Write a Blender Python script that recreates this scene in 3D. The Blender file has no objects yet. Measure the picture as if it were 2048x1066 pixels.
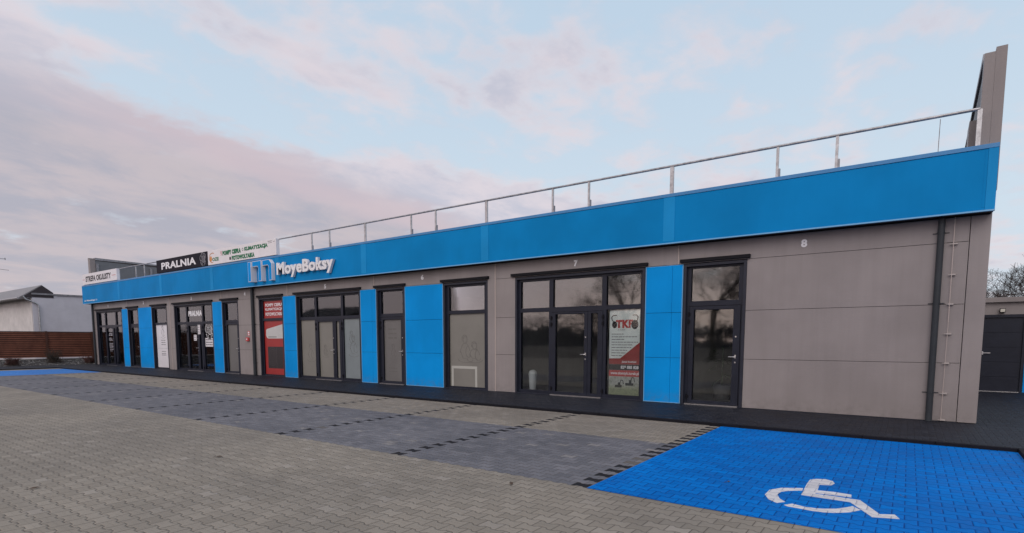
import bpy, math, random
from mathutils import Vector, Matrix
R = math.radians
random.seed(7)
scene = bpy.context.scene
COL = scene.collection

# ------------------------------------------------------------------ camera
cam_d = bpy.data.cameras.new('camera')
cam = bpy.data.objects.new('camera', cam_d)
COL.objects.link(cam)
cam_d.sensor_width = 36.0
cam_d.lens = 1127.3 / 2048 * 36
cam_d.shift_x = 0.0
cam_d.shift_y = (785.3 - 533) / 2048
cam_d.clip_end = 3000
cam.location = (0, -13.877, 1.65)
cam.rotation_euler = (R(90 - 5.3303), 0, 0.630195)
scene.camera = cam
scene.render.resolution_x = 1024
scene.render.resolution_y = 533
scene.view_settings.view_transform = 'Standard'
scene.view_settings.look = 'None'
scene.view_settings.gamma = 1
scene.view_settings.exposure = 0.0

# ------------------------------------------------------------------ node helper
class NT:
    def __init__(s, tree):
        s.t = tree; s.n = tree.nodes; s.l = tree.links
    def new(s, typ, **kw):
        n = s.n.new(typ)
        for k, v in kw.items(): setattr(n, k, v)
        return n
    def put(s, sock, v):
        if isinstance(v, bpy.types.NodeSocket): s.l.new(v, sock)
        elif v is not None:
            if isinstance(v, (tuple, list)) and len(v) == 3 and sock.type == 'RGBA': v = (*v, 1)
            sock.default_value = v
    def m(s, op, a, b=None, c=None, clamp=False):
        n = s.new('ShaderNodeMath', operation=op); n.use_clamp = clamp
        s.put(n.inputs[0], a); s.put(n.inputs[1], b)
        if c is not None: s.put(n.inputs[2], c)
        return n.outputs[0]
    def mix(s, f, a, b, blend='MIX'):
        n = s.new('ShaderNodeMix', data_type='RGBA', blend_type=blend)
        s.put(n.inputs[0], f); s.put(n.inputs[6], a); s.put(n.inputs[7], b)
        return n.outputs[2]
    def mapr(s, v, a, b, c=0.0, d=1.0, smooth=True):
        n = s.new('ShaderNodeMapRange'); n.interpolation_type = 'SMOOTHSTEP' if smooth else 'LINEAR'
        s.put(n.inputs[0], v); s.put(n.inputs[1], a); s.put(n.inputs[2], b); s.put(n.inputs[3], c); s.put(n.inputs[4], d)
        return n.outputs[0]
    def noise(s, vec, scale, detail=3, rough=.5, dist=0.0, dim='3D'):
        n = s.new('ShaderNodeTexNoise', noise_dimensions=dim)
        s.put(n.inputs['Vector'], vec); s.put(n.inputs['Scale'], scale); s.put(n.inputs['Detail'], detail)
        s.put(n.inputs['Roughness'], rough); s.put(n.inputs['Distortion'], dist)
        return n.outputs['Fac']

# ------------------------------------------------------------------ world
W = bpy.data.worlds.new('World'); scene.world = W; W.use_nodes = True
w = NT(W.node_tree); w.n.clear()
tc = w.new('ShaderNodeTexCoord')
sp = w.new('ShaderNodeSeparateXYZ'); w.put(sp.inputs[0], tc.outputs['Generated'])
dx, dy, dz = sp.outputs
# azimuth axis along the street (+X) and behind the building (+Y)
sky = w.new('ShaderNodeTexSky', sky_type='NISHITA')
sky.sun_disc = False; sky.sun_elevation = R(8); sky.sun_rotation = R(200); sky.altitude = 100
sky.air_density = 1.0; sky.dust_density = 1.5; sky.ozone_density = 1.5
zc = w.m('MAXIMUM', dz, 0.0)
den = w.m('ADD', zc, 0.16)
px = w.m('DIVIDE', dx, den); py = w.m('DIVIDE', dy, den)
cv = w.new('ShaderNodeCombineXYZ'); w.put(cv.inputs[0], px); w.put(cv.inputs[1], py)
mp = w.new('ShaderNodeMapping'); w.put(mp.inputs[0], cv.outputs[0])
mp.inputs['Rotation'].default_value = (0, 0, R(8)); mp.inputs['Scale'].default_value = (1.0, .62, 1); mp.inputs['Location'].default_value = (3.3, 1.9, 0)
n1 = w.noise(mp.outputs[0], 3.0, 8, .54, .15)
n2 = w.noise(cv.outputs[0], 7.5, 6, .55, .3)
nf = w.m('ADD', w.m('MULTIPLY', n1, .66), w.m('MULTIPLY', n2, .34))
t_ = w.m('SUBTRACT', px, w.m('MULTIPLY', w.m('MAXIMUM', w.m('SUBTRACT', py, 1.05), 0.0), .55))
left = w.mapr(t_, -2.0, -1.62, 1, 0)
band = w.m('MULTIPLY', w.mapr(w.m('ABSOLUTE', w.m('ADD', t_, 1.12)), .12, .42, 1, 0), w.mapr(py, 2.2, 1.2, .35, 1.0))
rear = w.mapr(dy, .25, -.3, 0, 1)
base = w.m('MAXIMUM', w.m('MULTIPLY', left, .74), w.m('ADD', w.m('MULTIPLY', band, .27), w.m('MULTIPLY', rear, .35)))
base = w.m('MAXIMUM', base, w.mapr(py, .75, .25, 0, .42))
cov = w.m('ADD', base, w.m('MULTIPLY', w.m('SUBTRACT', nf, .455), 3.1))
mask = w.mapr(cov, .06, .68)
blue = w.mix(w.mapr(zc, .05, .55), (.68, .79, .89), (.55, .69, .84))
blue = w.mix(w.mapr(dz, .22, .0, 0, .75), blue, (.66, .70, .79))
n3 = w.noise(mp.outputs[0], 3.4, 7, .60, .3)
cloud = w.mix(w.mapr(n3, .36, .62), (.60, .60, .70), (.78, .71, .765))
edge = w.m('MULTIPLY', mask, w.m('SUBTRACT', 1.0, mask))
cloud = w.mix(w.m('MULTIPLY', edge, 2.4, clamp=True), cloud, (.86, .76, .79))
deep = w.mapr(px, -1.6, -2.2, 0, 1)
cloud = w.mix(w.m('MULTIPLY', deep, .8), cloud, w.mix(w.mapr(n3, .36, .62), (.435, .42, .49), (.56, .485, .515)))
streak = w.m('MULTIPLY', w.mapr(w.m('ABSOLUTE', w.m('ADD', w.m('ADD', px, w.m('MULTIPLY', w.m('SUBTRACT', n1, .5), .5)), 1.95)), .0, .22, 1, 0), w.mapr(py, .3, .9, 0, .8))
cloud = w.mix(streak, cloud, (.66, .54, .585))
cloud = w.mix(w.mapr(dy, .1, -.5, 0, .85), cloud, (.66, .57, .60))
col = w.mix(w.m('MULTIPLY', mask, .95), blue, cloud)
# afterglow added on the sunset side, behind the photographer, to light the facade
glow = w.m('MULTIPLY', w.mapr(dy, .1, -.9, 0, 1), w.mapr(dz, .75, .05, .15, 1))
col = w.mix(1.0, col, w.mix(glow, (1, 1, 1), (1.95, 1.85, 1.82)), 'MULTIPLY')
low = w.mapr(dz, -0.02, 0.0)
col = w.mix(low, (.10, .10, .10), col)
b1 = w.new('ShaderNodeBackground'); w.put(b1.inputs[0], sky.outputs[0]); b1.inputs[1].default_value = 0.10
b2 = w.new('ShaderNodeBackground'); w.put(b2.inputs[0], col); b2.inputs[1].default_value = 1.0
ms = w.new('ShaderNodeMixShader'); ms.inputs[0].default_value = .92
w.l.new(b1.outputs[0], ms.inputs[1]); w.l.new(b2.outputs[0], ms.inputs[2])
wo = w.new('ShaderNodeOutputWorld'); w.l.new(ms.outputs[0], wo.inputs[0])

# ------------------------------------------------------------------ sun (just below cloud, very soft)
sl = bpy.data.lights.new('sun', 'SUN'); sl.energy = 1.0; sl.angle = R(40); sl.color = (1.0, .94, .89)
so = bpy.data.objects.new('sun', sl); COL.objects.link(so)
so.rotation_euler = (R(52), 0, R(15)); so.location = (0, -30, 30)

# ------------------------------------------------------------------ tagging
def tag(o, label=None, cat=None, group=None, kind=None):
    if label: o['label'] = label
    if cat: o['category'] = cat
    if group: o['group'] = group
    if kind: o['kind'] = kind
    return o
def empty(name, loc=(0, 0, 0), rz=0, **kw):
    o = bpy.data.objects.new(name, None); COL.objects.link(o)
    o.location = loc; o.rotation_euler = (0, 0, rz); o.empty_display_size = .2
    return tag(o, **kw)

class MB:
    """collects shapes, links them as one mesh object (coordinates local to the parent's origin)"""
    def __init__(s, off=(0, 0, 0)): s.v = []; s.f = []; s.mi = []; s.off = Vector(off); s.cur = 0
    def add(s, vs, fs):
        b = len(s.v); s.v += [Vector(v) for v in vs]
        s.f += [tuple(b + i for i in f) for f in fs]; s.mi += [s.cur] * len(fs); return s
    def box(s, x0, x1, y0, y1, z0, z1):
        if x0 > x1: x0, x1 = x1, x0
        if y0 > y1: y0, y1 = y1, y0
        if z0 > z1: z0, z1 = z1, z0
        return s.add([(x0, y0, z0), (x1, y0, z0), (x1, y1, z0), (x0, y1, z0), (x0, y0, z1), (x1, y0, z1), (x1, y1, z1), (x0, y1, z1)],
                     [(0, 3, 2, 1), (4, 5, 6, 7), (0, 1, 5, 4), (1, 2, 6, 5), (2, 3, 7, 6), (3, 0, 4, 7)])
    def frame(s, x0, x1, z0, z1, y0, y1, t, tb=None, tt=None):
        tb = t if tb is None else tb; tt = t if tt is None else tt
        s.box(x0, x0 + t, y0, y1, z0, z1); s.box(x1 - t, x1, y0, y1, z0, z1)
        if tb: s.box(x0 + t, x1 - t, y0, y1, z0, z0 + tb)
        if tt: s.box(x0 + t, x1 - t, y0, y1, z1 - tt, z1)
        return s
    def rot_box(s, c, ax, ay, az, hx, hy, hz):
        c = Vector(c); vs = []
        for k in (-1, 1):
            for (i, j) in ((-1, -1), (1, -1), (1, 1), (-1, 1)):
                vs.append(c + Vector(ax) * hx * i + Vector(ay) * hy * j + Vector(az) * hz * k)
        return s.add(vs, [(0, 3, 2, 1), (4, 5, 6, 7), (0, 1, 5, 4), (1, 2, 6, 5), (2, 3, 7, 6), (3, 0, 4, 7)])
    def tube(s, pts, rads, n=8, caps=True):
        pts = [Vector(p) for p in pts]
        if not isinstance(rads, (list, tuple)): rads = [rads] * len(pts)
        base = len(s.v); rings = []
        up = None
        for i, p in enumerate(pts):
            d = (pts[min(i + 1, len(pts) - 1)] - pts[max(i - 1, 0)])
            if d.length < 1e-9: d = Vector((0, 0, 1))
            d.normalize()
            if up is None: up = Vector((0, 0, 1)) if abs(d.z) < .9 else Vector((1, 0, 0))
            a = d.cross(up)
            if a.length < 1e-4: a = d.cross(Vector((0, 1, 0)))
            a.normalize(); b = d.cross(a).normalized(); up = b.cross(d) * 1.0
            up = a.cross(d).normalized() if a.cross(d).length > 1e-6 else up
            rings.append([p + (a * math.cos(t) + b * math.sin(t)) * rads[i] for t in [2 * math.pi * k / n for k in range(n)]])
        vs = [q for r in rings for q in r]; fs = []
        for i in range(len(rings) - 1):
            for k in range(n):
                fs.append((i * n + k, i * n + (k + 1) % n, (i + 1) * n + (k + 1) % n, (i + 1) * n + k))
        if caps: fs.append(tuple(range(n))[::-1]); fs.append(tuple((len(rings) - 1) * n + k for k in range(n)))
        return s.add(vs, fs)
    def lathe(s, c, prof, n=20):
        c = Vector(c); vs = []; fs = []
        for r, z in prof:
            for k in range(n):
                t = 2 * math.pi * k / n; vs.append(c + Vector((r * math.cos(t), r * math.sin(t), z)))
        for i in range(len(prof) - 1):
            for k in range(n): fs.append((i * n + k, i * n + (k + 1) % n, (i + 1) * n + (k + 1) % n, (i + 1) * n + k))
        fs.append(tuple(range(n))[::-1]); fs.append(tuple((len(prof) - 1) * n + k for k in range(n)))
        return s.add(vs, fs)
    def poly_xz(s, pts, y0, y1):
        """polygon in the X/Z plane extruded from y0 (front) to y1"""
        n = len(pts); vs = [(x, y0, z) for x, z in pts] + [(x, y1, z) for x, z in pts]
        fs = [tuple(range(n)), tuple(range(2 * n - 1, n - 1, -1))] + [(i, (i + 1) % n, n + (i + 1) % n, n + i)[::-1] for i in range(n)]
        return s.add(vs, fs)
    def poly_xy(s, pts, z0, z1):
        n = len(pts); vs = [(x, y, z1) for x, y in pts] + [(x, y, z0) for x, y in pts]
        fs = [tuple(range(n)), tuple(range(2 * n - 1, n - 1, -1))] + [(i, (i + 1) % n, n + (i + 1) % n, n + i)[::-1] for i in range(n)]
        return s.add(vs, fs)
    def ribbon_xz(s, pts, wdt, y0, y1):
        for a, b in zip(pts[:-1], pts[1:]):
            d = Vector((b[0] - a[0], b[1] - a[1]));
            if d.length < 1e-6: continue
            n = Vector((-d.y, d.x)).normalized() * wdt / 2; e = d.normalized() * wdt * .3
            s.poly_xz([(a[0] - e.x - n.x, a[1] - e.y - n.y), (b[0] + e.x - n.x, b[1] + e.y - n.y), (b[0] + e.x + n.x, b[1] + e.y + n.y), (a[0] - e.x + n.x, a[1] - e.y + n.y)], y0, y1)
        return s
    def build(s, name, mat, parent=None, smooth=False, bevel=0.0):
        me = bpy.data.meshes.new(name)
        me.from_pydata([tuple(v - s.off) for v in s.v], [], s.f)
        mats = mat if isinstance(mat, (list, tuple)) else [mat]
        for m_ in mats: me.materials.append(m_)
        if len(mats) > 1: me.polygons.foreach_set('material_index', s.mi)
        me.update()
        import bmesh
        bm = bmesh.new(); bm.from_mesh(me); bmesh.ops.recalc_face_normals(bm, faces=bm.faces); bm.to_mesh(me); bm.free()
        if smooth:
            me.polygons.foreach_set('use_smooth', [True] * len(me.polygons))
        o = bpy.data.objects.new(name, me); COL.objects.link(o)
        o.location = (0, 0, 0)
        if parent is not None:
            o.parent = parent
        else:
            o.location = s.off
        if bevel:
            b = o.modifiers.new('bevel', 'BEVEL'); b.width = bevel; b.segments = 2; b.limit_method = 'ANGLE'
        return o

def copy_tree(o, parent=None):
    c = o.copy(); COL.objects.link(c); c.parent = parent
    for ch in list(o.children): copy_tree(ch, c)
    return c

# ------------------------------------------------------------------ materials
def mat(name, col, rough=.6, metal=0.0, var=0.0, vscale=3.0, bump=0.0, bscale=60.0, spec=.5, grain=0.0, dirt=0.0):
    m_ = bpy.data.materials.new(name); m_.use_nodes = True; t = NT(m_.node_tree)
    p = t.n['Principled BSDF']; p.inputs['Roughness'].default_value = rough; p.inputs['Metallic'].default_value = metal
    p.inputs['Specular IOR Level'].default_value = spec
    c = (*col, 1)
    if var or bump or grain:
        g = t.new('ShaderNodeNewGeometry').outputs['Position']
    if var or grain:
        n = t.noise(g, vscale, 5, .6)
        lo = tuple(x * (1 - var) for x in col); hi = tuple(min(1, x * (1 + var)) for x in col)
        cc = t.mix(t.mapr(n, .3, .7), lo, hi)
        if grain:
            n2 = t.noise(g, 90, 3, .7)
            cc = t.mix(t.mapr(n2, .3, .7, 0, 1), t.mix(1.0, cc, (1 - grain,) * 3, 'MULTIPLY'), cc)
        t.put(p.inputs['Base Color'], cc)
        t.put(p.inputs['Roughness'], t.mapr(n, .3, .7, max(0, rough - .06), min(1, rough + .06)))
    else: p.inputs['Base Color'].default_value = c
    if bump:
        b = t.new('ShaderNodeBump'); b.inputs['Strength'].default_value = bump; b.inputs['Distance'].default_value = .01
        t.put(b.inputs['Height'], t.noise(g, bscale, 3, .6)); t.l.new(b.outputs[0], p.inputs['Normal'])
    return m_

def cladding_mat(name, col, rough=.45, pitch=.05, spec=.35):
    """micro-profiled sandwich panel: faint horizontal ribs, small tone changes from panel to panel, rain streaks"""
    m_ = bpy.data.materials.new(name); m_.use_nodes = True; t = NT(m_.node_tree); p = t.n['Principled BSDF']
    g = t.new('ShaderNodeNewGeometry').outputs['Position']; s = t.new('ShaderNodeSeparateXYZ'); t.put(s.inputs[0], g)
    fine = t.noise(g, 260, 2, .5)
    mp_ = t.new('ShaderNodeMapping'); t.put(mp_.inputs[0], g); mp_.inputs['Scale'].default_value = (5.0, 5.0, .35)
    streak = t.noise(mp_.outputs[0], 1.2, 5, .62)
    big = t.noise(g, .7, 3, .5)
    wv = t.m('SINE', t.m('MULTIPLY', s.outputs[2], 2 * math.pi / pitch))
    c = t.mix(t.mapr(big, .3, .7), tuple(x * .90 for x in col), tuple(x * 1.08 for x in col))
    c = t.mix(t.mapr(streak, .35, .75, 0, .17 if spec > .1 else .05), c, tuple(x * .62 for x in col))
    c = t.mix(t.mapr(fine, .35, .65, 0, .12), c, tuple(x * .6 for x in col))
    low = t.mapr(s.outputs[2], .06, .45, .30, 0)
    c = t.mix(t.m('MULTIPLY', low, t.mapr(t.noise(g, 6, 4, .6), .35, .7)), c, (.13, .12, .11))
    t.put(p.inputs['Base Color'], c); p.inputs['Specular IOR Level'].default_value = spec
    t.put(p.inputs['Roughness'], t.mapr(streak, .3, .7, rough - .03, rough + .04))
    b = t.new('ShaderNodeBump'); b.inputs['Strength'].default_value = .25; b.inputs['Distance'].default_value = .002
    h = t.m('ADD', t.m('MULTIPLY', wv, .35), t.m('ADD', fine, t.m('MULTIPLY', big, 4.0)))
    t.put(b.inputs['Height'], h); t.l.new(b.outputs[0], p.inputs['Normal'])
    return m_

PX, PY = .202, .143
def paver_mat(name, mode):
    """interlocking double-T block paving. mode: yard (tan/grey zones and black bay lines), black, blue"""
    m_ = bpy.data.materials.new(name); m_.use_nodes = True; t = NT(m_.node_tree); p = t.n['Principled BSDF']
    g = t.new('ShaderNodeNewGeometry').outputs['Position']
    s = t.new('ShaderNodeSeparateXYZ'); t.put(s.inputs[0], g); x, y, z = s.outputs
    x0 = -3.08 - PX / 2
    yy = t.m('ADD', y, 8.365)
    xx = t.m('ADD', t.m('SUBTRACT', x, x0), t.m('MULTIPLY', yy, .018))       # laid a degree off the wall line
    u = t.m('DIVIDE', xx, PX)
    v = t.m('DIVIDE', yy, PY)
    # slight wobble so that the joints are not ruler-straight
    wob = t.m('MULTIPLY', t.m('SUBTRACT', t.noise(g, 2.5, 2, .5), .5), .10)
    v = t.m('ADD', v, wob)
    i = t.m('ROUND', v)
    par = t.m('PINGPONG', i, 1.0)                                       # 0 even, 1 odd
    sgn = t.m('SUBTRACT', t.m('MULTIPLY', par, 2.0), 1.0)               # even -1, odd +1
    wave = t.m('COSINE', t.m('MULTIPLY', u, 2 * math.pi))
    wave = t.m('MAXIMUM', t.m('MINIMUM', t.m('MULTIPLY', wave, 2.2), 1.0), -1.0)
    off = t.m('MULTIPLY', t.m('MULTIPLY', wave, sgn), .095)
    dv = t.m('SUBTRACT', t.m('SUBTRACT', v, i), off)
    dist_h = t.m('MULTIPLY', t.m('ABSOLUTE', dv), PY)
    row = t.m('SUBTRACT', i, t.m('LESS_THAN', dv, 0.0))
    rpar = t.m('PINGPONG', row, 1.0)
    uo = t.m('SUBTRACT', u, t.m('MULTIPLY', rpar, .5))
    cidx = t.m('FLOOR', uo)
    fu = t.m('SUBTRACT', uo, cidx)
    dist_v = t.m('MULTIPLY', t.m('SUBTRACT', .5, t.m('ABSOLUTE', t.m('SUBTRACT', fu, .5))), PX)
    dj = t.m('MINIMUM', dist_h, dist_v)
    cid = t.new('ShaderNodeCombineXYZ'); t.put(cid.inputs[0], cidx); t.put(cid.inputs[1], row)
    wn = t.new('ShaderNodeTexWhiteNoise', noise_dimensions='3D'); t.put(wn.inputs['Vector'], cid.outputs[0])
    rnd = wn.outputs['Value']
    sc = t.new('ShaderNodeSeparateColor'); t.put(sc.inputs[0], wn.outputs['Color'])
    fine = t.noise(g, 120, 3, .7); med = t.noise(g, 9, 4, .6); big = t.noise(g, .35, 4, .55)
    if mode == 'yard':
        cy = t.m('MULTIPLY', row, PY)                                    # row 0 starts at Y = -8.365
        cxw = t.m('ADD', t.m('MULTIPLY', t.m('ADD', cidx, .5), PX), x0)
        inx = t.m('MULTIPLY', t.m('GREATER_THAN', cxw, -40.2), t.m('LESS_THAN', cxw, -2.9))
        iny = t.m('MULTIPLY', t.m('GREATER_THAN', row, -.5), t.m('LESS_THAN', row, 21.5))
        grey = t.m('MULTIPLY', inx, iny)
        iny2 = t.m('MULTIPLY', t.m('GREATER_THAN', row, -.5), t.m('LESS_THAN', row, 38.5))
        md = t.m('ABSOLUTE', t.m('SUBTRACT', t.m('DIVIDE', cidx, 15.0), t.m('ROUND', t.m('DIVIDE', cidx, 15.0))))
        onl = t.m('MULTIPLY', t.m('LESS_THAN', md, .01), t.m('SUBTRACT', 1.0, rpar))
        black = t.m('MULTIPLY', t.m('MULTIPLY', onl, iny2), inx)
        tan = t.mix(rnd, (.238, .216, .182), (.298, .273, .234))
        gr = t.mix(rnd, (.128, .132, .150), (.190, .193, .214))
        c = t.mix(grey, tan, gr)
        c = t.mix(black, c, (.014, .014, .018))
        jc = (.075, .066, .056); rough = .82; jw = .0032
    elif mode == 'black':
        c = t.mix(rnd, (.011, .013, .021), (.026, .030, .042)); jc = (.005, .006, .009); rough = .62; jw = .003
    elif mode == 'mark':
        c = t.mix(rnd, (.66, .66, .69), (.80, .80, .82)); jc = (.22, .28, .42); rough = .6; jw = .0028
        worn = t.mapr(t.noise(g, 22, 6, .75), .64, .76, 0, .25)
        c = t.mix(worn, c, (.10, .24, .50))
    else:
        c = t.mix(rnd, (.0, .150, .55), (.0, .205, .70)); jc = (.0, .045, .24); rough = .6; jw = .004
    c = t.mix(t.mapr(big, .35, .65), t.mix(1.0, c, (.90, .90, .90), 'MULTIPLY'), t.mix(1.0, c, (1.08, 1.07, 1.05), 'MULTIPLY'))
    c = t.mix(t.mapr(med, .4, .75, 0, .22), c, t.mix(1.0, c, (.74, .73, .72), 'MULTIPLY'))
    c = t.mix(t.mapr(fine, .35, .7, 0, .22), c, t.mix(1.0, c, (.62, .62, .62), 'MULTIPLY'))
    if mode == 'black':
        mp_ = t.new('ShaderNodeMapping'); t.put(mp_.inputs[0], g); mp_.inputs['Scale'].default_value = (2.0, 7.0, 1)
        scuff = t.mapr(t.noise(mp_.outputs[0], 1.6, 6, .7), .60, .70, 0, .55)
        c = t.mix(scuff, c, (.17, .17, .18))
    if mode == 'blue':
        wear = t.mapr(t.noise(g, 14, 6, .7), .60, .78, 0, .35)
        c = t.mix(wear, c, (.01, .22, .70))
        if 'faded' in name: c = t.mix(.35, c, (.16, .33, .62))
    if mode == 'yard':
        spot = t.mapr(t.noise(g, 1.1, 5, .65), .62, .74, 0, .30)
        c = t.mix(spot, c, t.mix(1.0, c, (.62, .60, .58), 'MULTIPLY'))
        tm = t.new('ShaderNodeMapping'); t.put(tm.inputs[0], g); tm.inputs['Scale'].default_value = (.12, 1.7, 1); tm.inputs['Rotation'].default_value = (0, 0, R(4))
        tyre = t.mapr(t.noise(tm.outputs[0], 1.5, 4, .55), .55, .72, 0, .16)
        c = t.mix(tyre, c, (.10, .095, .09))
        pale = t.m('MULTIPLY', t.m('GREATER_THAN', sc.outputs[2], .975), .28)
        c = t.mix(pale, c, (.40, .37, .33))
    # joints: filled with sand in places, open in others
    jn = t.mapr(t.noise(g, 5, 3, .6), .3, .7, .7, 1.3)
    jf = t.mapr(t.m('DIVIDE', dj, jn), jw * .45, jw * 1.5, 1, 0)
    hj = t.mapr(t.m('DIVIDE', dist_h, jn), jw * .5, jw * 2.2, .25, 0)
    jf = t.m('MAXIMUM', jf, hj)
    if mode == 'yard': jf = t.m('MULTIPLY', jf, .9)
    c = t.mix(jf, c, jc)
    t.put(p.inputs['Base Color'], c)
    t.put(p.inputs['Roughness'], t.mapr(rnd, 0, 1, rough - .07, rough + .07))
    p.inputs['Specular IOR Level'].default_value = .05 if mode == 'blue' else .2
    # height: rounded block edge + each block set a touch tilted
    edge = t.mapr(dj, 0.0, .016, 0, 1)
    tilt = t.m('ADD', t.m('MULTIPLY', t.m('SUBTRACT', sc.outputs[0], .5), t.m('SUBTRACT', fu, .5)),
               t.m('MULTIPLY', t.m('SUBTRACT', sc.outputs[1], .5), dv))
    h = t.m('ADD', t.m('MULTIPLY', edge, .0055), t.m('ADD', t.m('MULTIPLY', tilt, .012), t.m('ADD', t.m('MULTIPLY', fine, .0012), t.m('MULTIPLY', med, .002))))
    b = t.new('ShaderNodeBump'); b.inputs['Strength'].default_value = 1.0; b.inputs['Distance'].default_value = 1.0
    t.put(b.inputs['Height'], h); t.l.new(b.outputs[0], p.inputs['Normal'])
    return m_

def glass_mat(name, tint=(.95, .965, .965), base=.034, rough=0.035):
    m_ = bpy.data.materials.new(name); m_.use_nodes = True; t = NT(m_.node_tree); t.n.clear()
    out = t.new('ShaderNodeOutputMaterial'); tr = t.new('ShaderNodeBsdfTransparent'); tr.inputs[0].default_value = (*tint, 1)
    gl = t.new('ShaderNodeBsdfGlossy'); gl.inputs['Roughness'].default_value = rough; gl.inputs[0].default_value = (.93, .95, .97, 1)
    g = t.new('ShaderNodeNewGeometry').outputs['Position']
    b = t.new('ShaderNodeBump'); b.inputs['Strength'].default_value = .16; b.inputs['Distance'].default_value = .01
    t.put(b.inputs['Height'], t.noise(g, .9, 2, .5)); t.l.new(b.outputs[0], gl.inputs['Normal'])
    fr = t.new('ShaderNodeFresnel'); fr.inputs['IOR'].default_value = 1.5
    f = t.m('ADD', fr.outputs[0], base, clamp=True)
    mx = t.new('ShaderNodeMixShader'); t.put(mx.inputs[0], f); t.l.new(tr.outputs[0], mx.inputs[1]); t.l.new(gl.outputs[0], mx.inputs[2])
    t.l.new(mx.outputs[0], out.inputs[0])
    return m_

M = {}
M['wall'] = cladding_mat('wall_cladding', (.292, .264, .258), spec=.2)
M['trim_wall'] = cladding_mat('wall_flashing', (.298, .270, .264), .45, spec=.2)
M['blue'] = cladding_mat('blue_cladding', (.003, .295, .76), .55, spec=.06)
M['fascia'] = cladding_mat('fascia_cladding', (.003, .225, .545), .55, 100, .06)
M['fascia_joint'] = cladding_mat('fascia_joint_cladding', (.014, .275, .62), .55, 100, .06)
M['blue_trim'] = mat('blue_flashing', (.035, .21, .46), .35, var=.08)
M['blue_edge'] = mat('blue_edge_flashing', (.16, .42, .68), .35)
M['anthra'] = mat('anthracite_flashing', (.022, .025, .038), .45, var=.12, vscale=5, spec=.3)
M['frame'] = mat('anthracite_frame', (.013, .016, .028), .42, var=.1, vscale=5, spec=.3)
M['black'] = mat('black_rubber', (.005, .005, .008), .6, spec=.2)
M['dark'] = mat('joint_shadow_gap', (.03, .028, .028), .9)
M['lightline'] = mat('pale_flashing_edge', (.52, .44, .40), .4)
M['clamp'] = mat('conductor_clamp', (.40, .36, .34), .5)
M['galv'] = mat('galvanised_steel', (.42, .42, .43), .42, .75, var=.25, vscale=9, bump=.15, bscale=40)
M['galv_dark'] = mat('dull_galvanised_steel', (.27, .27, .29), .5, .5, var=.25, vscale=9)
M['steel'] = mat('brushed_steel', (.62, .62, .62), .28, 1.0)
M['pipe'] = mat('graphite_pipe', (.030, .036, .042), .5, var=.15, spec=.3)
M['yard'] = paver_mat('block_paving_yard', 'yard')
M['blackpave'] = paver_mat('block_paving_black', 'black')
M['bluepave'] = paver_mat('blue_painted_paving', 'blue')
M['bluepave2'] = paver_mat('faded_blue_paving', 'blue')  # left bay: same blue mixed towards a paler tone
M['kerb'] = mat('black_kerb', (.008, .008, .012), .8, var=.3, vscale=8, bump=.3, spec=.2)
M['mark'] = paver_mat('white_road_paint', 'mark')
M['soil'] = mat('dark_soil', (.045, .040, .034), .95, var=.3, vscale=2, bump=.6, bscale=8)
M['white'] = mat('white_sign_face', (.74, .72, .74), .4, var=.04)
M['whitetxt'] = mat('white_lettering', (.78, .78, .80), .4)
M['blacksign'] = mat('black_sign_face', (.008, .008, .016), .6, spec=.15)
M['blacktxt'] = mat('black_lettering', (.015, .015, .02), .5)
M['red'] = mat('red_print', (.34, .028, .026), .4, var=.06)
M['redtxt'] = mat('red_lettering', (.50, .05, .05), .45)
M['green'] = mat('green_lettering', (.015, .16, .07), .6, spec=.2)
M['orange'] = mat('orange_print', (.60, .22, .03), .45)
M['greytxt'] = mat('grey_lettering', (.20, .20, .21), .5)
M['emblem'] = mat('pale_emblem_print', (.40, .40, .44), .45)
M['glass'] = glass_mat('clear_window_glass')
M['glass_top'] = glass_mat('upper_window_glass', (.80, .82, .84), .058)
M['frost'] = mat('frosted_film', (.205, .198, .176), .45, var=.06, vscale=1.5)
M['frost_grey'] = mat('grey_frosted_film', (.150, .145, .140), .40, var=.06, vscale=1.5)
M['frost_blue'] = mat('pale_frosted_film', (.20, .235, .245), .40, var=.06, vscale=1.5)
M['frostline'] = mat('frosted_film_drawing', (.125, .122, .112), .5)
M['room'] = mat('room_plaster', (.36, .35, .32), .9, var=.08)
M['roomdark'] = mat('room_dark_wall', (.10, .10, .10), .9, var=.1)
M['roomfloor'] = mat('room_floor_tiles', (.20, .20, .20), .5, var=.1)
M['roof'] = mat('roof_membrane', (.08, .08, .085), .8, var=.1)
M['plastic'] = mat('pale_plastic', (.62, .66, .66), .4)

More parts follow.
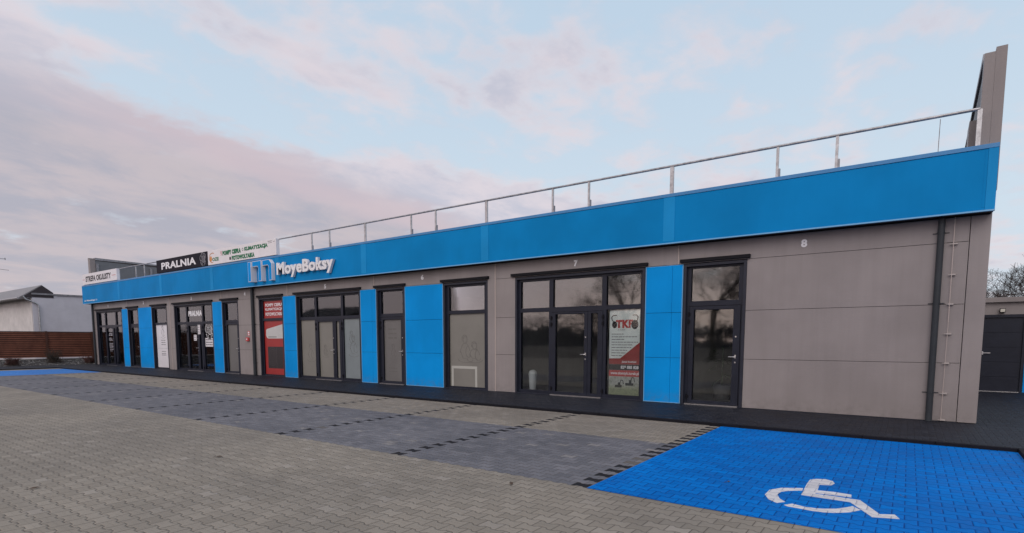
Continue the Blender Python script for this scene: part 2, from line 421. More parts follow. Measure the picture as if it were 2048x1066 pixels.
# ------------------------------------------------------------------ text
def text_mesh(body, bold=0.0, shear=0.0):
    cu = bpy.data.curves.new('lettering', 'FONT'); cu.body = body; cu.size = 1; cu.offset = bold; cu.shear = shear
    cu.resolution_u = 3; cu.space_character = 1.0 + bold * 1.5
    o = bpy.data.objects.new('lettering', cu); COL.objects.link(o)
    dg = bpy.context.evaluated_depsgraph_get(); dg.update()
    me = bpy.data.meshes.new_from_object(o.evaluated_get(dg))
    bpy.data.objects.remove(o); bpy.data.curves.remove(cu)
    return me
def text(name, body, x0, x1, z0, z1, y, depth, material, parent=None, off=(0, 0, 0), bold=.02, shear=0.0):
    """flat or raised lettering on a facade plane, fitted to a box, facing -Y"""
    me = text_mesh(body, bold, shear)
    xs = [v.co.x for v in me.vertices]; ys = [v.co.y for v in me.vertices]
    ax, bx_, ay, by = min(xs), max(xs), min(ys), max(ys)
    mb = MB(off); vs = []; n = len(me.vertices)
    for dd in (y - depth, y):
        for v in me.vertices:
            vs.append((x0 + (v.co.x - ax) / (bx_ - ax) * (x1 - x0), dd, z0 + (v.co.y - ay) / (by - ay) * (z1 - z0)))
    fs = []; ec = {}
    for f in me.polygons:
        vv = list(f.vertices); fs.append(tuple(vv))
        for a, b in zip(vv, vv[1:] + vv[:1]):
            k = (min(a, b), max(a, b)); ec.setdefault(k, []).append((a, b))
    for k, l in ec.items():
        if len(l) == 1:
            a, b = l[0]; fs.append((b, a, a + n, b + n))
    mb.add(vs, fs)
    bpy.data.meshes.remove(me)
    me2 = bpy.data.meshes.new(name); me2.from_pydata([tuple(v - mb.off) for v in mb.v], [], mb.f); me2.materials.append(material); me2.update()
    o = bpy.data.objects.new(name, me2); COL.objects.link(o)
    if parent is not None: o.parent = parent
    else: o.location = mb.off
    return o
def text_lines_mb(mb, x0, x1, z, h, y, rnd, fill=.8):
    """a line of print too small to read: word-length dashes"""
    x = x0; end = x0 + (x1 - x0) * fill
    while x < end:
        wd = rnd.uniform(2, 5) * h; e = min(x + wd, end); mb.box(x, e, y - .0015, y, z, z + h * .75); x = e + h * .6
    return mb

# =================================================================== GROUND
def sheet(name, x0, x1, y0, y1, z, material, nx=1, ny=1):
    mb = MB()
    for i in range(nx):
        for j in range(ny):
            a, b = x0 + (x1 - x0) * i / nx, x0 + (x1 - x0) * (i + 1) / nx; c, d = y0 + (y1 - y0) * j / ny, y0 + (y1 - y0) * (j + 1) / ny
            mb.add([(a, c, z), (b, c, z), (b, d, z), (a, d, z)], [(0, 1, 2, 3)])
    return mb.build(name, material)
tag(sheet('ground', -900, 900, -900, 900, -.04, M['soil']), kind='structure')
KX = 1.20          # right kerb
LX = -41.0         # left kerb
tag(sheet('parking_yard', LX, KX, -30, -2.87, 0.0, M['yard']), kind='structure')
tag(sheet('sidewalk', LX - 3.7, 60, -2.77, 9.5, .05, M['blackpave']), kind='structure')
tag(sheet('side_pavement', KX + .1, 60, -24, -2.77, .05, M['blackpave']), kind='structure')
tag(sheet('left_pavement', LX - 3.7, LX - .1, -24, -2.77, .05, M['blackpave']), kind='structure')
k = MB()
for i in range(43):
    a = LX + i * (KX - LX) / 43; b = LX + (i + 1) * (KX - LX) / 43
    k.box(a + .003, b - .003, -2.87, -2.772, -.05, .056)
for i in range(21):
    a = -24 + i * 21.23 / 21; b = a + 21.23 / 21
    k.box(KX, KX + .098, a + .003, b - .003, -.05, .056); k.box(LX - .098, LX, a + .003, b - .003, -.05, .056)
tag(k.build('kerb', M['kerb'], bevel=.006), kind='structure')
# painted disabled bays
mb = MB(); mb.add([(-2.965, -8.40, .004), (KX - .004, -8.40, .004), (KX - .004, -2.885, .004), (-3.065, -2.885, .004)], [(0, 1, 2, 3)])
tag(mb.build('blue_parking_bay', M['bluepave']), kind='structure')
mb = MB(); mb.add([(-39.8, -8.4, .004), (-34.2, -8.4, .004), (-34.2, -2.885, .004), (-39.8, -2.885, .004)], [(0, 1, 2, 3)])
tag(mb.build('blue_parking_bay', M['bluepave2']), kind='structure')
SA = [(-0.976, -7.306), (-1.005, -6.74), (-1.006, -6.515), (-0.951, -6.438), (-0.867, -6.391), (-0.78, -6.442), (-0.747, -6.552), (-0.769, -6.667), (-0.829, -6.689), (-0.881, -6.714), (-0.862, -7.002), (-0.704, -6.974), (-0.543, -6.99), (-0.533, -7.105), (-0.702, -7.118), (-0.864, -7.137), (-0.858, -7.175), (-0.696, -7.166), (-0.578, -7.174), (-0.448, -7.176), (-0.256, -7.616), (-0.141, -7.547), (-0.098, -7.674), (-0.309, -7.757), (-0.526, -7.312)]
SB = [(-1.006, -6.994), (-1.205, -7.123), (-1.292, -7.292), (-1.292, -7.518), (-1.222, -7.687), (-1.125, -7.783), (-1.062, -7.692), (-1.13, -7.602), (-1.184, -7.439), (-1.173, -7.296), (-1.112, -7.201), (-0.997, -7.101)]
SC = [(-1.049, -7.818), (-0.991, -7.725), (-0.871, -7.77), (-0.769, -7.76), (-0.705, -7.729), (-0.613, -7.661), (-0.537, -7.552), (-0.492, -7.461), (-0.415, -7.564), (-0.49, -7.705), (-0.596, -7.807), (-0.689, -7.856), (-0.801, -7.87), (-0.927, -7.852), (-1.012, -7.847)]
for dxs in (0, -36.0):
    mb = MB()
    for q in (SA, SB, SC): mb.poly_xy([(a + dxs, b) for a, b in q], .005, .0085)
    tag(mb.build('wheelchair_symbol', M['mark']), kind='structure')

# =================================================================== MAIN BUILDING
XL, XR = -43.95, .88
Z0, ZF, ZT = .06, 4.0, 5.165
FY = -.33                                  # fascia front
BAYS = [-5.17, -10.90, -16.50, -22.02, -27.55, -33.03, -38.65]
B = empty('commercial_building', (0, 0, 0), label='long grey and blue retail building with eight numbered shop units', cat='building')
# openings: (x0, x1)
SHOP = {7: -10.0, 5: -21.27, 3: -32.42, 1: -43.45}; SW = 4.11
DOOR = {8: -4.88, 6: -16.24, 4: -27.37, 2: -38.46}; DW = 1.47
WIN = {6: -12.93, 4: -24.12, 2: -35.18}; WW = 1.88
BLUE = [(-5.875, -4.895), (-14.755, -12.945), (-17.15, -16.255), (-22.225, -21.285), (-28.295, -27.385), (-36.975, -35.195), (-39.325, -38.475)]
opens = [(x, x + SW) for x in SHOP.values()] + [(x, x + DW) for x in DOOR.values()] + [(x, x + WW) for x in WIN.values()]
ZO = 3.50                                  # opening head
joints = [Z0, 1.205, 2.335, ZO + .012, 4.25]
busy = sorted(opens + BLUE)
solid = []; cx = XL
for a, b in busy:
    if a - cx > .02: solid.append((cx, a))
    cx = max(cx, b)
solid.append((cx, .575))
def panels(mb, x0, x1, za, zb, y0=0.0, cuts=()):
    xs = [x0] + [c for c in cuts if x0 + .03 < c < x1 - .03] + [x1]
    for a, b in zip(xs[:-1], xs[1:]):
        mb.box(a + .003, b - .003, y0, .12, za + .004, zb - .004)
wall = MB()
for a, b in solid:
    for za, zb in zip(joints[:-2], joints[1:-1]): panels(wall, a, b, za, zb)
bl = sorted([XL] + BAYS + [.575])
for a, b in zip(bl[:-1], bl[1:]): panels(wall, a, b, joints[-2], joints[-1])
wall.build('wall', M['wall'], B, bevel=.003)
# dark backing that shows in the joints, side and rear walls
back = MB()
for a, b in solid: back.box(a + .001, b - .001, .02, .118, Z0 - .01, 4.2)
back.box(XL + .01, .57, .025, .117, ZO + .03, 4.2)
back.build('joint_backing', M['dark'], B)
sh = MB()
sh.box(XL, XL + .15, .122, 9.0, Z0, 4.95); sh.box(XL + .15, XR - .15, 8.88, 9.0, Z0, 4.95); sh.box(XR - .16, XR - .01, .322, 9.0, Z0, 4.95)
sh.build('rear_wall', M['wall'], B)
# base flashing strip
for a, b in solid + BLUE:
    bs = MB(); bs.box(a, b, -.012, .1, .05, .0605); bs.build('base_flashing', M['anthra'], B)
# corner cladding (continues up into the fin wall)
cc = MB(); cc.box(.583, XR, -.004, .32, Z0, 4.4); cc.build('corner_panel', M['trim_wall'], B, bevel=.004)
cc = MB(); cc.box(XL - .02, XL + .28, -.004, .118, Z0 + .02, 4.0); cc.build('corner_panel', M['trim_wall'], B, bevel=.004)
# blue cladding
for a, b in BLUE:
    mb = MB(); cuts = [c for c in BAYS if a < c < b]
    for za, zb in zip(joints[:-2], joints[1:-1]): panels(mb, a + .022, b - .022, za + (.016 if za < .1 else 0), zb - (.012 if zb > 3 else 0), -.006, cuts)
    o = mb.build('cladding_panel', M['blue'], B, bevel=.0025)
    e = MB(); e.frame(a + .002, b - .002, Z0 + .002, ZO + .004, -.009, .11, .018, .018, .010); e.build('edge_flashing', M['blue_edge'], o)
    e = MB(); e.box(a + .02, b - .02, .03, .1, Z0 + .01, ZO); e.build('joint_backing', M['dark'], o)
# vertical cover strips on the bay lines
for i, b in enumerate(BAYS):
    inblue = any(x0 < b + .02 < x1 for x0, x1 in BLUE)
    z0 = ZO + .012 if inblue else Z0
    blocked = any(x0 - .05 < b < x1 + .05 for x0, x1 in opens)
    mb = MB(); mb.box(b - .15, b + .135, -.007, -.0005, z0, ZF + .1); o = mb.build('cover_strip', M['trim_wall'], B)
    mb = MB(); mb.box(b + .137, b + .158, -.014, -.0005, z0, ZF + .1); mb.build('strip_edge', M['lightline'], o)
# drip caps and surround flashings
allop = [(x, x + SW, .12, .085) for x in SHOP.values()] + [(x, x + DW, .085, .075) for x in DOOR.values()] + [(x, x + WW, .075, .06) for x in WIN.values()]
for x0, x1, l, r in allop:
    mb = MB(); mb.box(x0 - l, x1 + r, -.085, 0.0, ZO + .035, ZO + .115); mb.build('drip_cap', M['black'], B, bevel=.006)
    mb = MB(); mb.box(x0, x0 + .065, -.012, .20, .052, ZO); mb.box(x1 - .065, x1, -.012, .20, .052, ZO); mb.box(x0 + .065, x1 - .065, -.012, .20, ZO - .065, ZO)
    mb.box(x0 + .065, x1 - .065, -.010, .20, .050, .075)
    mb.build('window_surround', M['anthra'], B, bevel=.003)

GY = .125                                   # pane plane
FR0, FR1 = .075, .175                       # frame depth
def pane(par, x0, x1, z0, z1, m_, y=GY, name='pane'):
    mb = MB(); mb.box(x0 - .01, x1 + .01, y, y + .012, z0 - .01, z1 + .01); return mb.build(name, m_, par)
def bead(par, x0, x1, z0, z1):
    mb = MB(); mb.frame(x0 - .014, x1 + .014, z0 - .014, z1 + .014, FR0 + .022, GY - .001, .014); return mb.build('glazing_bead', M['black'], par)
def handle(par, x, z, d=-1):
    for dz_ in (-.13, .48):
        mb = MB(); mb.tube([(x, FR0 - .02, z + dz_), (x, FR0 - .001, z + dz_)], .019, 10); mb.build('lock_cylinder', M['steel'], par)
    mb = MB()
    mb.box(x - .016, x + .016, FR0 - .016, FR0 - .001, z - .11 + .08, z + .05)
    mb.tube([(x, FR0 - .01, z), (x, FR0 - .055, z), (x + d * .02, FR0 - .062, z), (x + d * .14, FR0 - .062, z)], .0105, 8)
    return mb.build('handle', M['steel'], par)
def hinges(par, x, zs, d):
    for z in zs:
        mb = MB(); mb.tube([(x, FR0 - .022, z - .06), (x, FR0 - .022, z + .06)], .022, 8); mb.box(x, x + d * .05, FR0 - .018, FR0 - .001, z - .035, z + .035)
        mb.build('hinge', M['black'], par)

def fixed(name, cells, mats_, fx0, fx1, fz0, fz1):
    """a framed light. cells = glass rectangles; the frame fills everything between them"""
    fr = MB()
    xs = sorted({fx0, fx1} | {c[0] for c in cells} | {c[1] for c in cells}); zs = sorted({fz0, fz1} | {c[2] for c in cells} | {c[3] for c in cells})
    for a, b in zip(xs[:-1], xs[1:]):
        for c, d in zip(zs[:-1], zs[1:]):
            mx, mz = (a + b) / 2, (c + d) / 2
            if not any(q[0] < mx < q[1] and q[2] < mz < q[3] for q in cells):
                fr.box(a, b, FR0, FR1, c, d)
    o = fr.build(name, M['frame'], B)
    return o
def shopfront(n, top, lower, doorm, narrow, right):
    x0 = SHOP[n]; X = lambda v: x0 + v
    ztop = (2.59, 3.37); zl = (.17, 2.47)
    a0, a1 = x0 + .065, x0 + SW - .065
    Ltop = (X(.155), X(1.155)) + ztop; Mtop = (X(1.29), X(2.85)) + ztop; Rtop = (X(2.985), X(3.965)) + ztop
    Llow = (X(.155), X(1.15)) + zl; Rlow = (X(2.985), X(3.965)) + zl
    wn = fixed('window', [Ltop, Mtop, Rtop, Llow, Rlow, (X(1.25), X(2.89), .075, 2.45)], None, a0, a1, .075, ZO - .065)
    for c, m_ in ((Ltop, top), (Mtop, top), (Rtop, top), (Llow, lower), (Rlow, right)):
        pane(wn, *c, m_); bead(wn, *c)
    # double door: wide active leaf, narrow passive leaf
    for (lx0, lx1, gx0, gx1, gm, active) in ((X(1.256), X(2.42), X(1.375), X(2.315), doorm, True), (X(2.428), X(2.884), X(2.525), X(2.735), narrow, False)):
        c = (gx0, gx1, .165, 2.385)
        d = MB(); y0, y1 = FR0 - .012, FR1 - .01
        d.box(lx0, gx0, y0, y1, .085, 2.44); d.box(gx1, lx1, y0, y1, .085, 2.44); d.box(gx0, gx1, y0, y1, .085, .165); d.box(gx0, gx1, y0, y1, 2.385, 2.44)
        do = d.build('door', M['frame'], B, bevel=.004); pane(do, *c, gm); bead(do, *c)
        if active: handle(do, lx1 - .055, 1.25); hinges(do, lx0 - .02, (.25, 2.1, 2.28), 1)
        else: hinges(do, lx1 + .02, (.25, 2.1, 2.28), -1)
    t = MB(); t.box(X(1.25), X(2.89), -.02, .06, .052, .082); t.build('threshold', M['steel'], B)
    return wn
def single_door(n, top, low):
    x0 = DOOR[n]; X = lambda v: x0 + v
    T = (X(.16), X(1.29), 2.60, 3.39)
    wn = fixed('window', [T, (X(.13), X(1.36), .075, 2.48)], None, x0 + .065, x0 + DW - .065, .075, ZO - .065)
    pane(wn, *T, top); bead(wn, *T)
    c = (X(.25), X(1.19), .165, 2.385); d = MB(); y0, y1 = FR0 - .012, FR1 - .01
    lx0, lx1 = X(.138), X(1.352)
    d.box(lx0, c[0], y0, y1, .085, 2.47); d.box(c[1], lx1, y0, y1, .085, 2.47); d.box(c[0], c[1], y0, y1, .085, .165); d.box(c[0], c[1], y0, y1, 2.385, 2.47)
    do = d.build('door', M['frame'], B, bevel=.004); pane(do, *c, low); bead(do, *c); handle(do, lx1 - .09, 1.25); hinges(do, lx0 - .015, (.25, 2.1, 2.28), 1)
    t = MB(); t.box(X(.1), X(1.37), -.02, .06, .052, .082); t.build('threshold', M['steel'], B)
    return wn
def plain_window(n, top, low):
    x0 = WIN[n]; X = lambda v: x0 + v
    T = (X(.19), X(1.68), 2.61, 3.37); L = (X(.17), X(1.68), .13, 2.50)
    wn = fixed('window', [T, L], None, x0 + .065, x0 + WW - .065, .075, ZO - .065)
    pane(wn, *T, top); bead(wn, *T); pane(wn, *L, low); bead(wn, *L)
    return wn, T, L
shopfront(7, M['glass_top'], M['glass'], M['glass'], M['glass'], M['glass'])
w5 = shopfront(5, M['glass_top'], M['frost'], M['frost'], M['frost'], M['frost_blue'])
shopfront(3, M['glass_top'], M['glass'], M['glass'], M['glass'], M['glass'])
shopfront(1, M['glass_top'], M['glass'], M['glass'], M['glass'], M['glass'])
single_door(8, M['glass_top'], M['glass']); d6 = single_door(6, M['glass_top'], M['frost_grey'])
single_door(4, M['glass_top'], M['frost_grey']); single_door(2, M['glass_top'], M['glass'])
w6, T6, L6 = plain_window(6, M['glass_top'], M['frost'])
w4, T4, L4 = plain_window(4, M['red'], M['red'])
w2, T2, L2 = plain_window(2, M['glass_top'], M['white'])

# drawings and print on the films (sub-parts of their window)
def arc(cx, cz, rx, rz, a0, a1, n=12):
    return [(cx + rx * math.cos(R(a0 + (a1 - a0) * i / n)), cz + rz * math.sin(R(a0 + (a1 - a0) * i / n))) for i in range(n + 1)]
def figures(par, cx, z, s, m_=None, wd=.008, name='film_drawing', many=2):
    mb = MB(); y0, y1 = GY - .004, GY - .0005
    for k in range(many):
        o = cx + (k - (many - 1) / 2) * .42 * s; h = 1.0 if k % 2 == 0 else .72
        for q in (arc(o, z + .78 * s * h, .09 * s, .11 * s, 0, 360), arc(o - .02 * s, z + .80 * s * h, .12 * s, .14 * s, 20, 200),
                  arc(o, z + .30 * s * h, .22 * s, .36 * s * h, 15, 175), arc(o + .02 * s, z + .12 * s, .34 * s, .12 * s, 180, 350),
                  arc(o + .16 * s, z + .38 * s * h, .13 * s, .20 * s, 100, 320), [(o - .2 * s, z + .38 * s * h), (o - .1 * s, z + .15 * s), (o + .14 * s, z + .12 * s)]):
            mb.ribbon_xz(q, wd * s, y0, y1)
    return mb.build(name, m_ or M['frostline'], par)
figures(w6, (L6[0] + L6[1]) / 2 + .1, .92, .95)
mb = MB(); mb.frame(L6[0] + .06, L6[0] + 1.16, .10, .80, GY - .004, GY - .0005, .085, 0); mb.build('radiator_outline', mat('pale_film_stripe', (.44, .44, .40), .5), w6)
x5 = SHOP[5]
figures(w5, x5 + .75, .75, .8, many=1); figures(w5, x5 + 1.75, .95, .55, many=1); figures(w5, x5 + 3.5, 1.0, .9, many=1); figures(w5, x5 + 3.4, 1.45, .6, many=1)
mb = MB()
for z in (2.02, 1.86, 1.70, .62, .50): text_lines_mb(mb, DOOR[6] + .45, DOOR[6] + 1.0, z, .07 if z > 1 else .04, GY - .001, random)
mb.build('film_print', M['frostline'], d6); figures(d6, DOOR[6] + .72, .95, .6, many=1)
# white poster window, unit 2
figures(w2, (L2[0] + L2[1]) / 2 + .05, 1.75, .75, M['greytxt'], .02, many=1)
mb = MB()
for i, z in enumerate((1.62, 1.50, 1.38, 1.0, .88, .80)): text_lines_mb(mb, L2[0] + .55, L2[0] + 1.2, z, .05, GY - .001, random)
mb.box(L2[0] + .1, L2[1] - .1, GY - .002, GY - .0005, 1.19, 1.20)
mb.build('film_print', M['greytxt'], w2)
# red poster window, unit 4
tx0, tx1 = T4[0] + .12, T4[1] - .02
text('poster_lettering', 'POMPY CIEP\u0141A', tx0, tx1, 3.12, 3.26, GY, .002, M['whitetxt'], w4, bold=.03)
text('poster_lettering', 'KLIMATYZACJA', tx0, tx1, 2.92, 3.06, GY, .002, M['whitetxt'], w4, bold=.03)
text('poster_lettering', 'FOTOWOLTAIKA', tx0, tx1, 2.72, 2.86, GY, .002, M['whitetxt'], w4, bold=.03)
ac = MB(); ac.poly_xz([(L4[0] + .18, 1.76), (L4[0] + .12, 1.86), (L4[0] + .14, 2.10), (L4[0] + .20, 2.14), (L4[1] - .04, 2.34), (L4[1] - .01, 1.72), (L4[0] + .28, 1.72)], GY - .002, GY - .0005)
ac.build('wall_unit_print', mat('pale_print', (.55, .55, .54), .4, var=.05), w4)
ac = MB(); ac.box(L4[0] + .30, L4[0] + .95, GY - .004, GY - .002, 1.775, 1.80); ac.build('wall_unit_louvre_print', M['blacktxt'], w4)
ac = MB(); ac.box(L4[0] + .22, L4[1] - .10, GY - .002, GY - .0005, .40, 1.36); ac.build('outdoor_unit_print', mat('dark_print', (.028, .022, .024), .4), w4)
ac = MB()
for r in (.34, .27, .20, .13, .06): ac.ribbon_xz(arc(L4[0] + .58, .92, r, r * 1.2, 0, 360, 20), .010, GY - .004, GY - .002)
ac.box(L4[0] + .90, L4[0] + .915, GY - .004, GY - .002, .42, 1.34)
ac.build('fan_grille_print', mat('grey_print', (.09, .08, .08), .4), w4)

# house numbers
for n, x, z in ((8, -2.24, 3.75), (7, -7.93, 3.77), (6, -13.88, 3.77), (5, -19.25, 3.76), (4, -25.25, 3.76), (3, -30.41, 3.77), (2, -36.18, 3.77), (1, -41.38, 3.77)):
    wd = .12 if n != 1 else .06
    text('unit_number', str(n), x - wd / 2, x + wd / 2, z - .085, z + .085, -.0005, .012, M['whitetxt'], B, bold=.045)

# fascia
f = MB(); fb = sorted([-44.55] + BAYS + [.87])
for a, b in zip(fb[:-1], fb[1:]): f.box(a + .002, b - .002, FY, FY + .08, ZF + .004, ZT - .085)
f.build('fascia', M['fascia'], B)
f = MB(); f.box(-44.56, .89, FY - .014, .32, ZT - .08, ZT); f.build('fascia_cap', M['blue_trim'], B, bevel=.006)
f = MB(); f.box(-44.56, .89, FY - .014, FY + .06, ZF - .022, ZF + .004); f.build('fascia_lip', M['blue_edge'], B)
f = MB(); f.box(-44.53, .86, FY + .08, -.008, ZF - .015, ZF + .03); f.box(-44.5, .85, -.05, -.016, ZF - .03, ZF - .016); f.build('fascia_soffit', M['black'], B)
f = MB(); f.box(-44.56, -44.51, FY - .012, .0, ZF + .004, ZT - .082); f.box(.745, .888, FY - .010, .0, ZF + .004, ZT - .082); f.build('fascia_end_trim', M['fascia_joint'], B, bevel=.004)
f = MB(); f.box(.70, .742, FY - .0045, FY, ZF + .05, ZT - .1); f.box(-44.5, .742, FY - .0045, FY - .001, ZF + .004, ZF + .045); f.build('fascia_border_trim', M['fascia'], B)
for b in BAYS:
    f = MB(); f.box(b - .14, b + .14, FY - .007, FY - .0006, ZF + .046, ZT - .082); f.build('fascia_joint_cover', M['fascia_joint'], B, bevel=.002)
# roof deck
r = MB(); r.box(-43.9, .6, .33, 8.9, 4.80, 4.92); r.build('roof', M['roof'], B)

# fin walls on both ends, rising above the roof
def fin(xo, xi, sgn, prox):
    """xo outer face, xi inner face"""
    mid = xo + (xi - xo) * .5
    mb = MB()
    zs = 4.41 if sgn > 0 else 0.08
    def sl(x0, x1, y0, y1, z0, za, zb):
        mb.add([(x0, y0, z0), (x1, y0, z0), (x1, y1, z0), (x0, y1, z0), (x0, y0, za), (x1, y0, za), (x1, y1, zb), (x0, y1, zb)],
               [(0, 3, 2, 1), (4, 5, 6, 7), (0, 1, 5, 4), (1, 2, 6, 5), (2, 3, 7, 6), (3, 0, 4, 7)])
    sl(min(xo, mid), max(xo, mid), prox, 9.0, zs, 6.95, 6.78); o = mb.build('fin_wall', M['wall'], B, bevel=.003)
    mb = MB(); sl(min(mid, xi), max(mid, xi), prox + .004, .30, 5.17, 6.88, 6.87); mb.build('fin_end_panel', M['trim_wall'], o, bevel=.003)
    mb = MB(); sl(min(mid, xi) + .03, max(mid, xi) - .03, .31, 8.9, 4.93, 6.80, 6.64); mb.build('fin_inner_lining', M['anthra'] if sgn > 0 else mat('fin_lining', (.15, .16, .175), .5, var=.08), o)
    mb = MB(); xa, xb = (xi, xo) if xi < xo else (xo, xi); sl(xa - .01, xb + .01 if sgn > 0 else xb + .01, .305, 9.0, 6.83, 6.985, 6.815)
    mb.build('fin_cap', M['galv_dark'], o)
    if sgn > 0:
        mb = MB(); mb.box(xi - .12, xi + .025, .9, 1.6, 4.93, 5.98); mb.build('fin_post', M['wall'], o)
    else:
        for yy in (.33, 3.5):
            mb = MB(); mb.box(xi - .02, xi + .05, yy, yy + .14, 4.93, 6.62); mb.build('fin_post', M['galv_dark'], o)
    return o
fin(.92, .60, 1, 0.0)
fin(-44.27, -43.95, -1, 0.0)

# downpipes
def downpipe(x, r_=.058, y=-.085):
    mb = MB(); mb.tube([(x, y, 3.98), (x, y, .056)], r_, 14); o = mb.build('downpipe', M['pipe'], B, smooth=False)
    for z in (2.36, .62, 3.7):
        mb = MB(); mb.tube([(x, y, z - .012), (x, y, z + .012)], r_ + .006, 14); mb.box(x - .13, x + .13, -.012, -.001, z - .008, z + .008); mb.build('pipe_clip', M['pipe'], o)
    return o
downpipe(.14); downpipe(-24.50, .07); downpipe(-43.80, .06)
# lightning conductor
mb = MB(); mb.tube([(.34, -.045, 3.98), (.345, -.045, 2.0)], .0065, 6); mb.tube([(.345, -.045, 2.0), (.335, -.045, .07)], .0045, 6)
lc = mb.build('lightning_conductor', M['lightline'], B)
for z in (3.48, 2.9, 2.34, 1.77, 1.2, .61, .09):
    mb = MB(); mb.box(.325, .405, -.05, -.001, z - .014, z + .014); mb.box(.29, .325, -.052, -.035, z - .006, z + .006); mb.build('conductor_clamp', M['clamp'], lc)
mb = MB(); mb.tube([(0, 2, 4.92), (.01, 2, 6.46)], .008, 6); mb.build('lightning_rod', M['galv'], B)

# rooms seen through the glass
rm = MB(); rm.box(XL + .2, .5, .20, 6.9, .055, .062); rm.build('room_floor', M['roomfloor'], B)
rm = MB(); rm.box(XL + .2, .5, .20, 6.9, 3.56, 3.6); rm.build('room_ceiling', M['room'], B)
rm = MB(); rm.box(XL + .2, .5, 6.9, 7.0, .062, 3.55)
for b in BAYS: rm.box(b - .06, b + .06, .19, 6.88, .064, 3.54)
rm.build('room_wall', M['room'], B)
mb = MB(); mb.box(SHOP[3] + .1, SHOP[3] + 4.0, 3.0, 3.6, .062, .95); mb.build('room_counter', mat('counter_front', (.42, .42, .28), .6, var=.15), B)
for i in range(4):
    mb = MB(); mb.box(SHOP[3] + .2 + i * .95, SHOP[3] + 1.0 + i * .95, 3.9, 4.5, .95, 2.3); mb.build('room_cabinet', mat('cabinet', (.38, .36, .22), .6, var=.15), B)
blk = MB()
for n in (5,): blk.box(SHOP[n], SHOP[n] + SW, .45, .47, .1, 2.5)
blk.box(WIN[6], WIN[6] + WW, .3, .32, .1, 2.5); blk.box(WIN[4], WIN[4] + WW, .3, .32, .1, 3.5); blk.box(WIN[2], WIN[2] + WW, .3, .32, .1, 2.55)
blk.build('window_blind', M['roomdark'], B)

# =================================================================== ROOFTOP RAILING
RL = empty('rooftop_railing', (0, -.2, ZT), label='galvanised steel tube railing running along the roof edge above the blue fascia', cat='railing')
off = (0, -.2, ZT)
RY = -.2; RZ = 5.845
mb = MB(off); mb.tube([(-43.6, RY, RZ), (-27, RY, RZ), (-12, RY, RZ), (.585, RY, RZ)], .028, 10); mb.build('top_rail', M['galv'], RL)
posts = []
for b in [-5.17, -10.93, -16.53, -22.1, -27.65, -33.15, -38.75]:
    posts.append((b, .045, False)); posts.append((b + 2.36, .026, True)); posts.append((b + 3.49, .026, True))
posts = [q for q in posts if q[0] < .3] + [(-41.8, .026, True), (.585, .035, False), (-43.5, .03, False)]
for x, hw, br in posts:
    mb = MB(off); mb.box(x - hw, x + hw, RY - .02, RY + .02, ZT, RZ - .005)
    p_ = mb.build('post', M['galv'], RL)
    if br:
        mb = MB(off); mb.box(x + hw + .001, x + hw + .035, RY - .03, RY + .03, ZT, ZT + .20); mb.build('post_bracket', M['galv_dark'], p_)

# =================================================================== SIGNS ON THE FASCIA
SGY = FY - .02
def sign(name, x0, x1, face, label, yf=-.37, z0=5.185, z1=5.855):
    e = empty(name, ((x0 + x1) / 2, yf, z0), label=label, cat='shop sign', group='signs standing on the fascia')
    off = tuple(e.location)
    mb = MB(off); mb.box(x0, x1, yf, yf + .16, z0, z1); mb.build('sign_box', face, e, bevel=.006)
    return e, off
e, off = sign('shop_sign', -44.23, -38.69, M['white'], 'white box sign reading STREFA OKULISTY with red dashes, at the fascia end')
text('lettering', 'STREFA OKULISTY', -43.68, -39.55, 5.34, 5.69, -.37, .004, M['blacktxt'], e, off, .045)
for a, b in ((-44.2, -43.82), (-39.42, -38.85)):
    mb = MB(off); mb.box(a, b, -.374, -.3705, 5.49, 5.515); mb.build('red_dash', M['redtxt'], e)
e, off = sign('shop_sign', -33.31, -27.78, M['blacksign'], 'black box sign reading PRALNIA in white letters beside a pale round emblem')
text('lettering', 'PRALNIA', -32.72, -28.93, 5.34, 5.69, -.37, .004, M['whitetxt'], e, off, .035)
def emblem(par, off, cx, cz, s, y, m_):
    mb = MB(off)
    for q in (arc(cx - .04 * s, cz + .20 * s, .12 * s, .13 * s, 0, 360), arc(cx + .13 * s, cz + .12 * s, .13 * s, .15 * s, -40, 260), arc(cx - .2 * s, cz + .05 * s, .12 * s, .14 * s, 60, 330),
              arc(cx + .05 * s, cz, .16 * s, .17 * s, 0, 360), arc(cx + .05 * s, cz, .08 * s, .08 * s, 0, 360), arc(cx, cz - .12 * s, .24 * s, .22 * s, 190, 360), arc(cx + .02 * s, cz - .2 * s, .12 * s, .13 * s, 180, 380)):
        mb.ribbon_xz(q, .045 * s, y - .003, y)
    return mb.build('emblem', m_, par)
emblem(e, off, -28.22, 5.53, .92, -.3705, M['emblem'])
e, off = sign('shop_sign', -27.74, -21.98, M['white'], 'white box sign with green POMPY CIEP\u0141A lettering and an orange round logo')
text('lettering', 'POMPY CIEP\u0141A', -26.35, -24.75, 5.52, 5.73, -.37, .004, M['green'], e, off, .075)
text('lettering', 'KLIMATYZACJA', -24.45, -22.60, 5.52, 5.73, -.37, .004, M['green'], e, off, .075)
text('lettering', 'FOTOWOLTAIKA', -25.55, -23.65, 5.24, 5.44, -.37, .004, M['green'], e, off, .075)
text('lettering', 'OZE', -27.32, -26.72, 5.34, 5.50, -.37, .004, M['green'], e, off, .04)
mb = MB(off); mb.poly_xz(arc(-27.45, 5.46, .10, .13, 0, 330), -.374, -.3705); mb.build('orange_drop', M['orange'], e)
mb = MB(off); mb.ribbon_xz(arc(-27.30, 5.50, .30, .22, 60, 275, 16), .03, -.374, -.3705); mb.build('orange_arc', M['orange'], e)
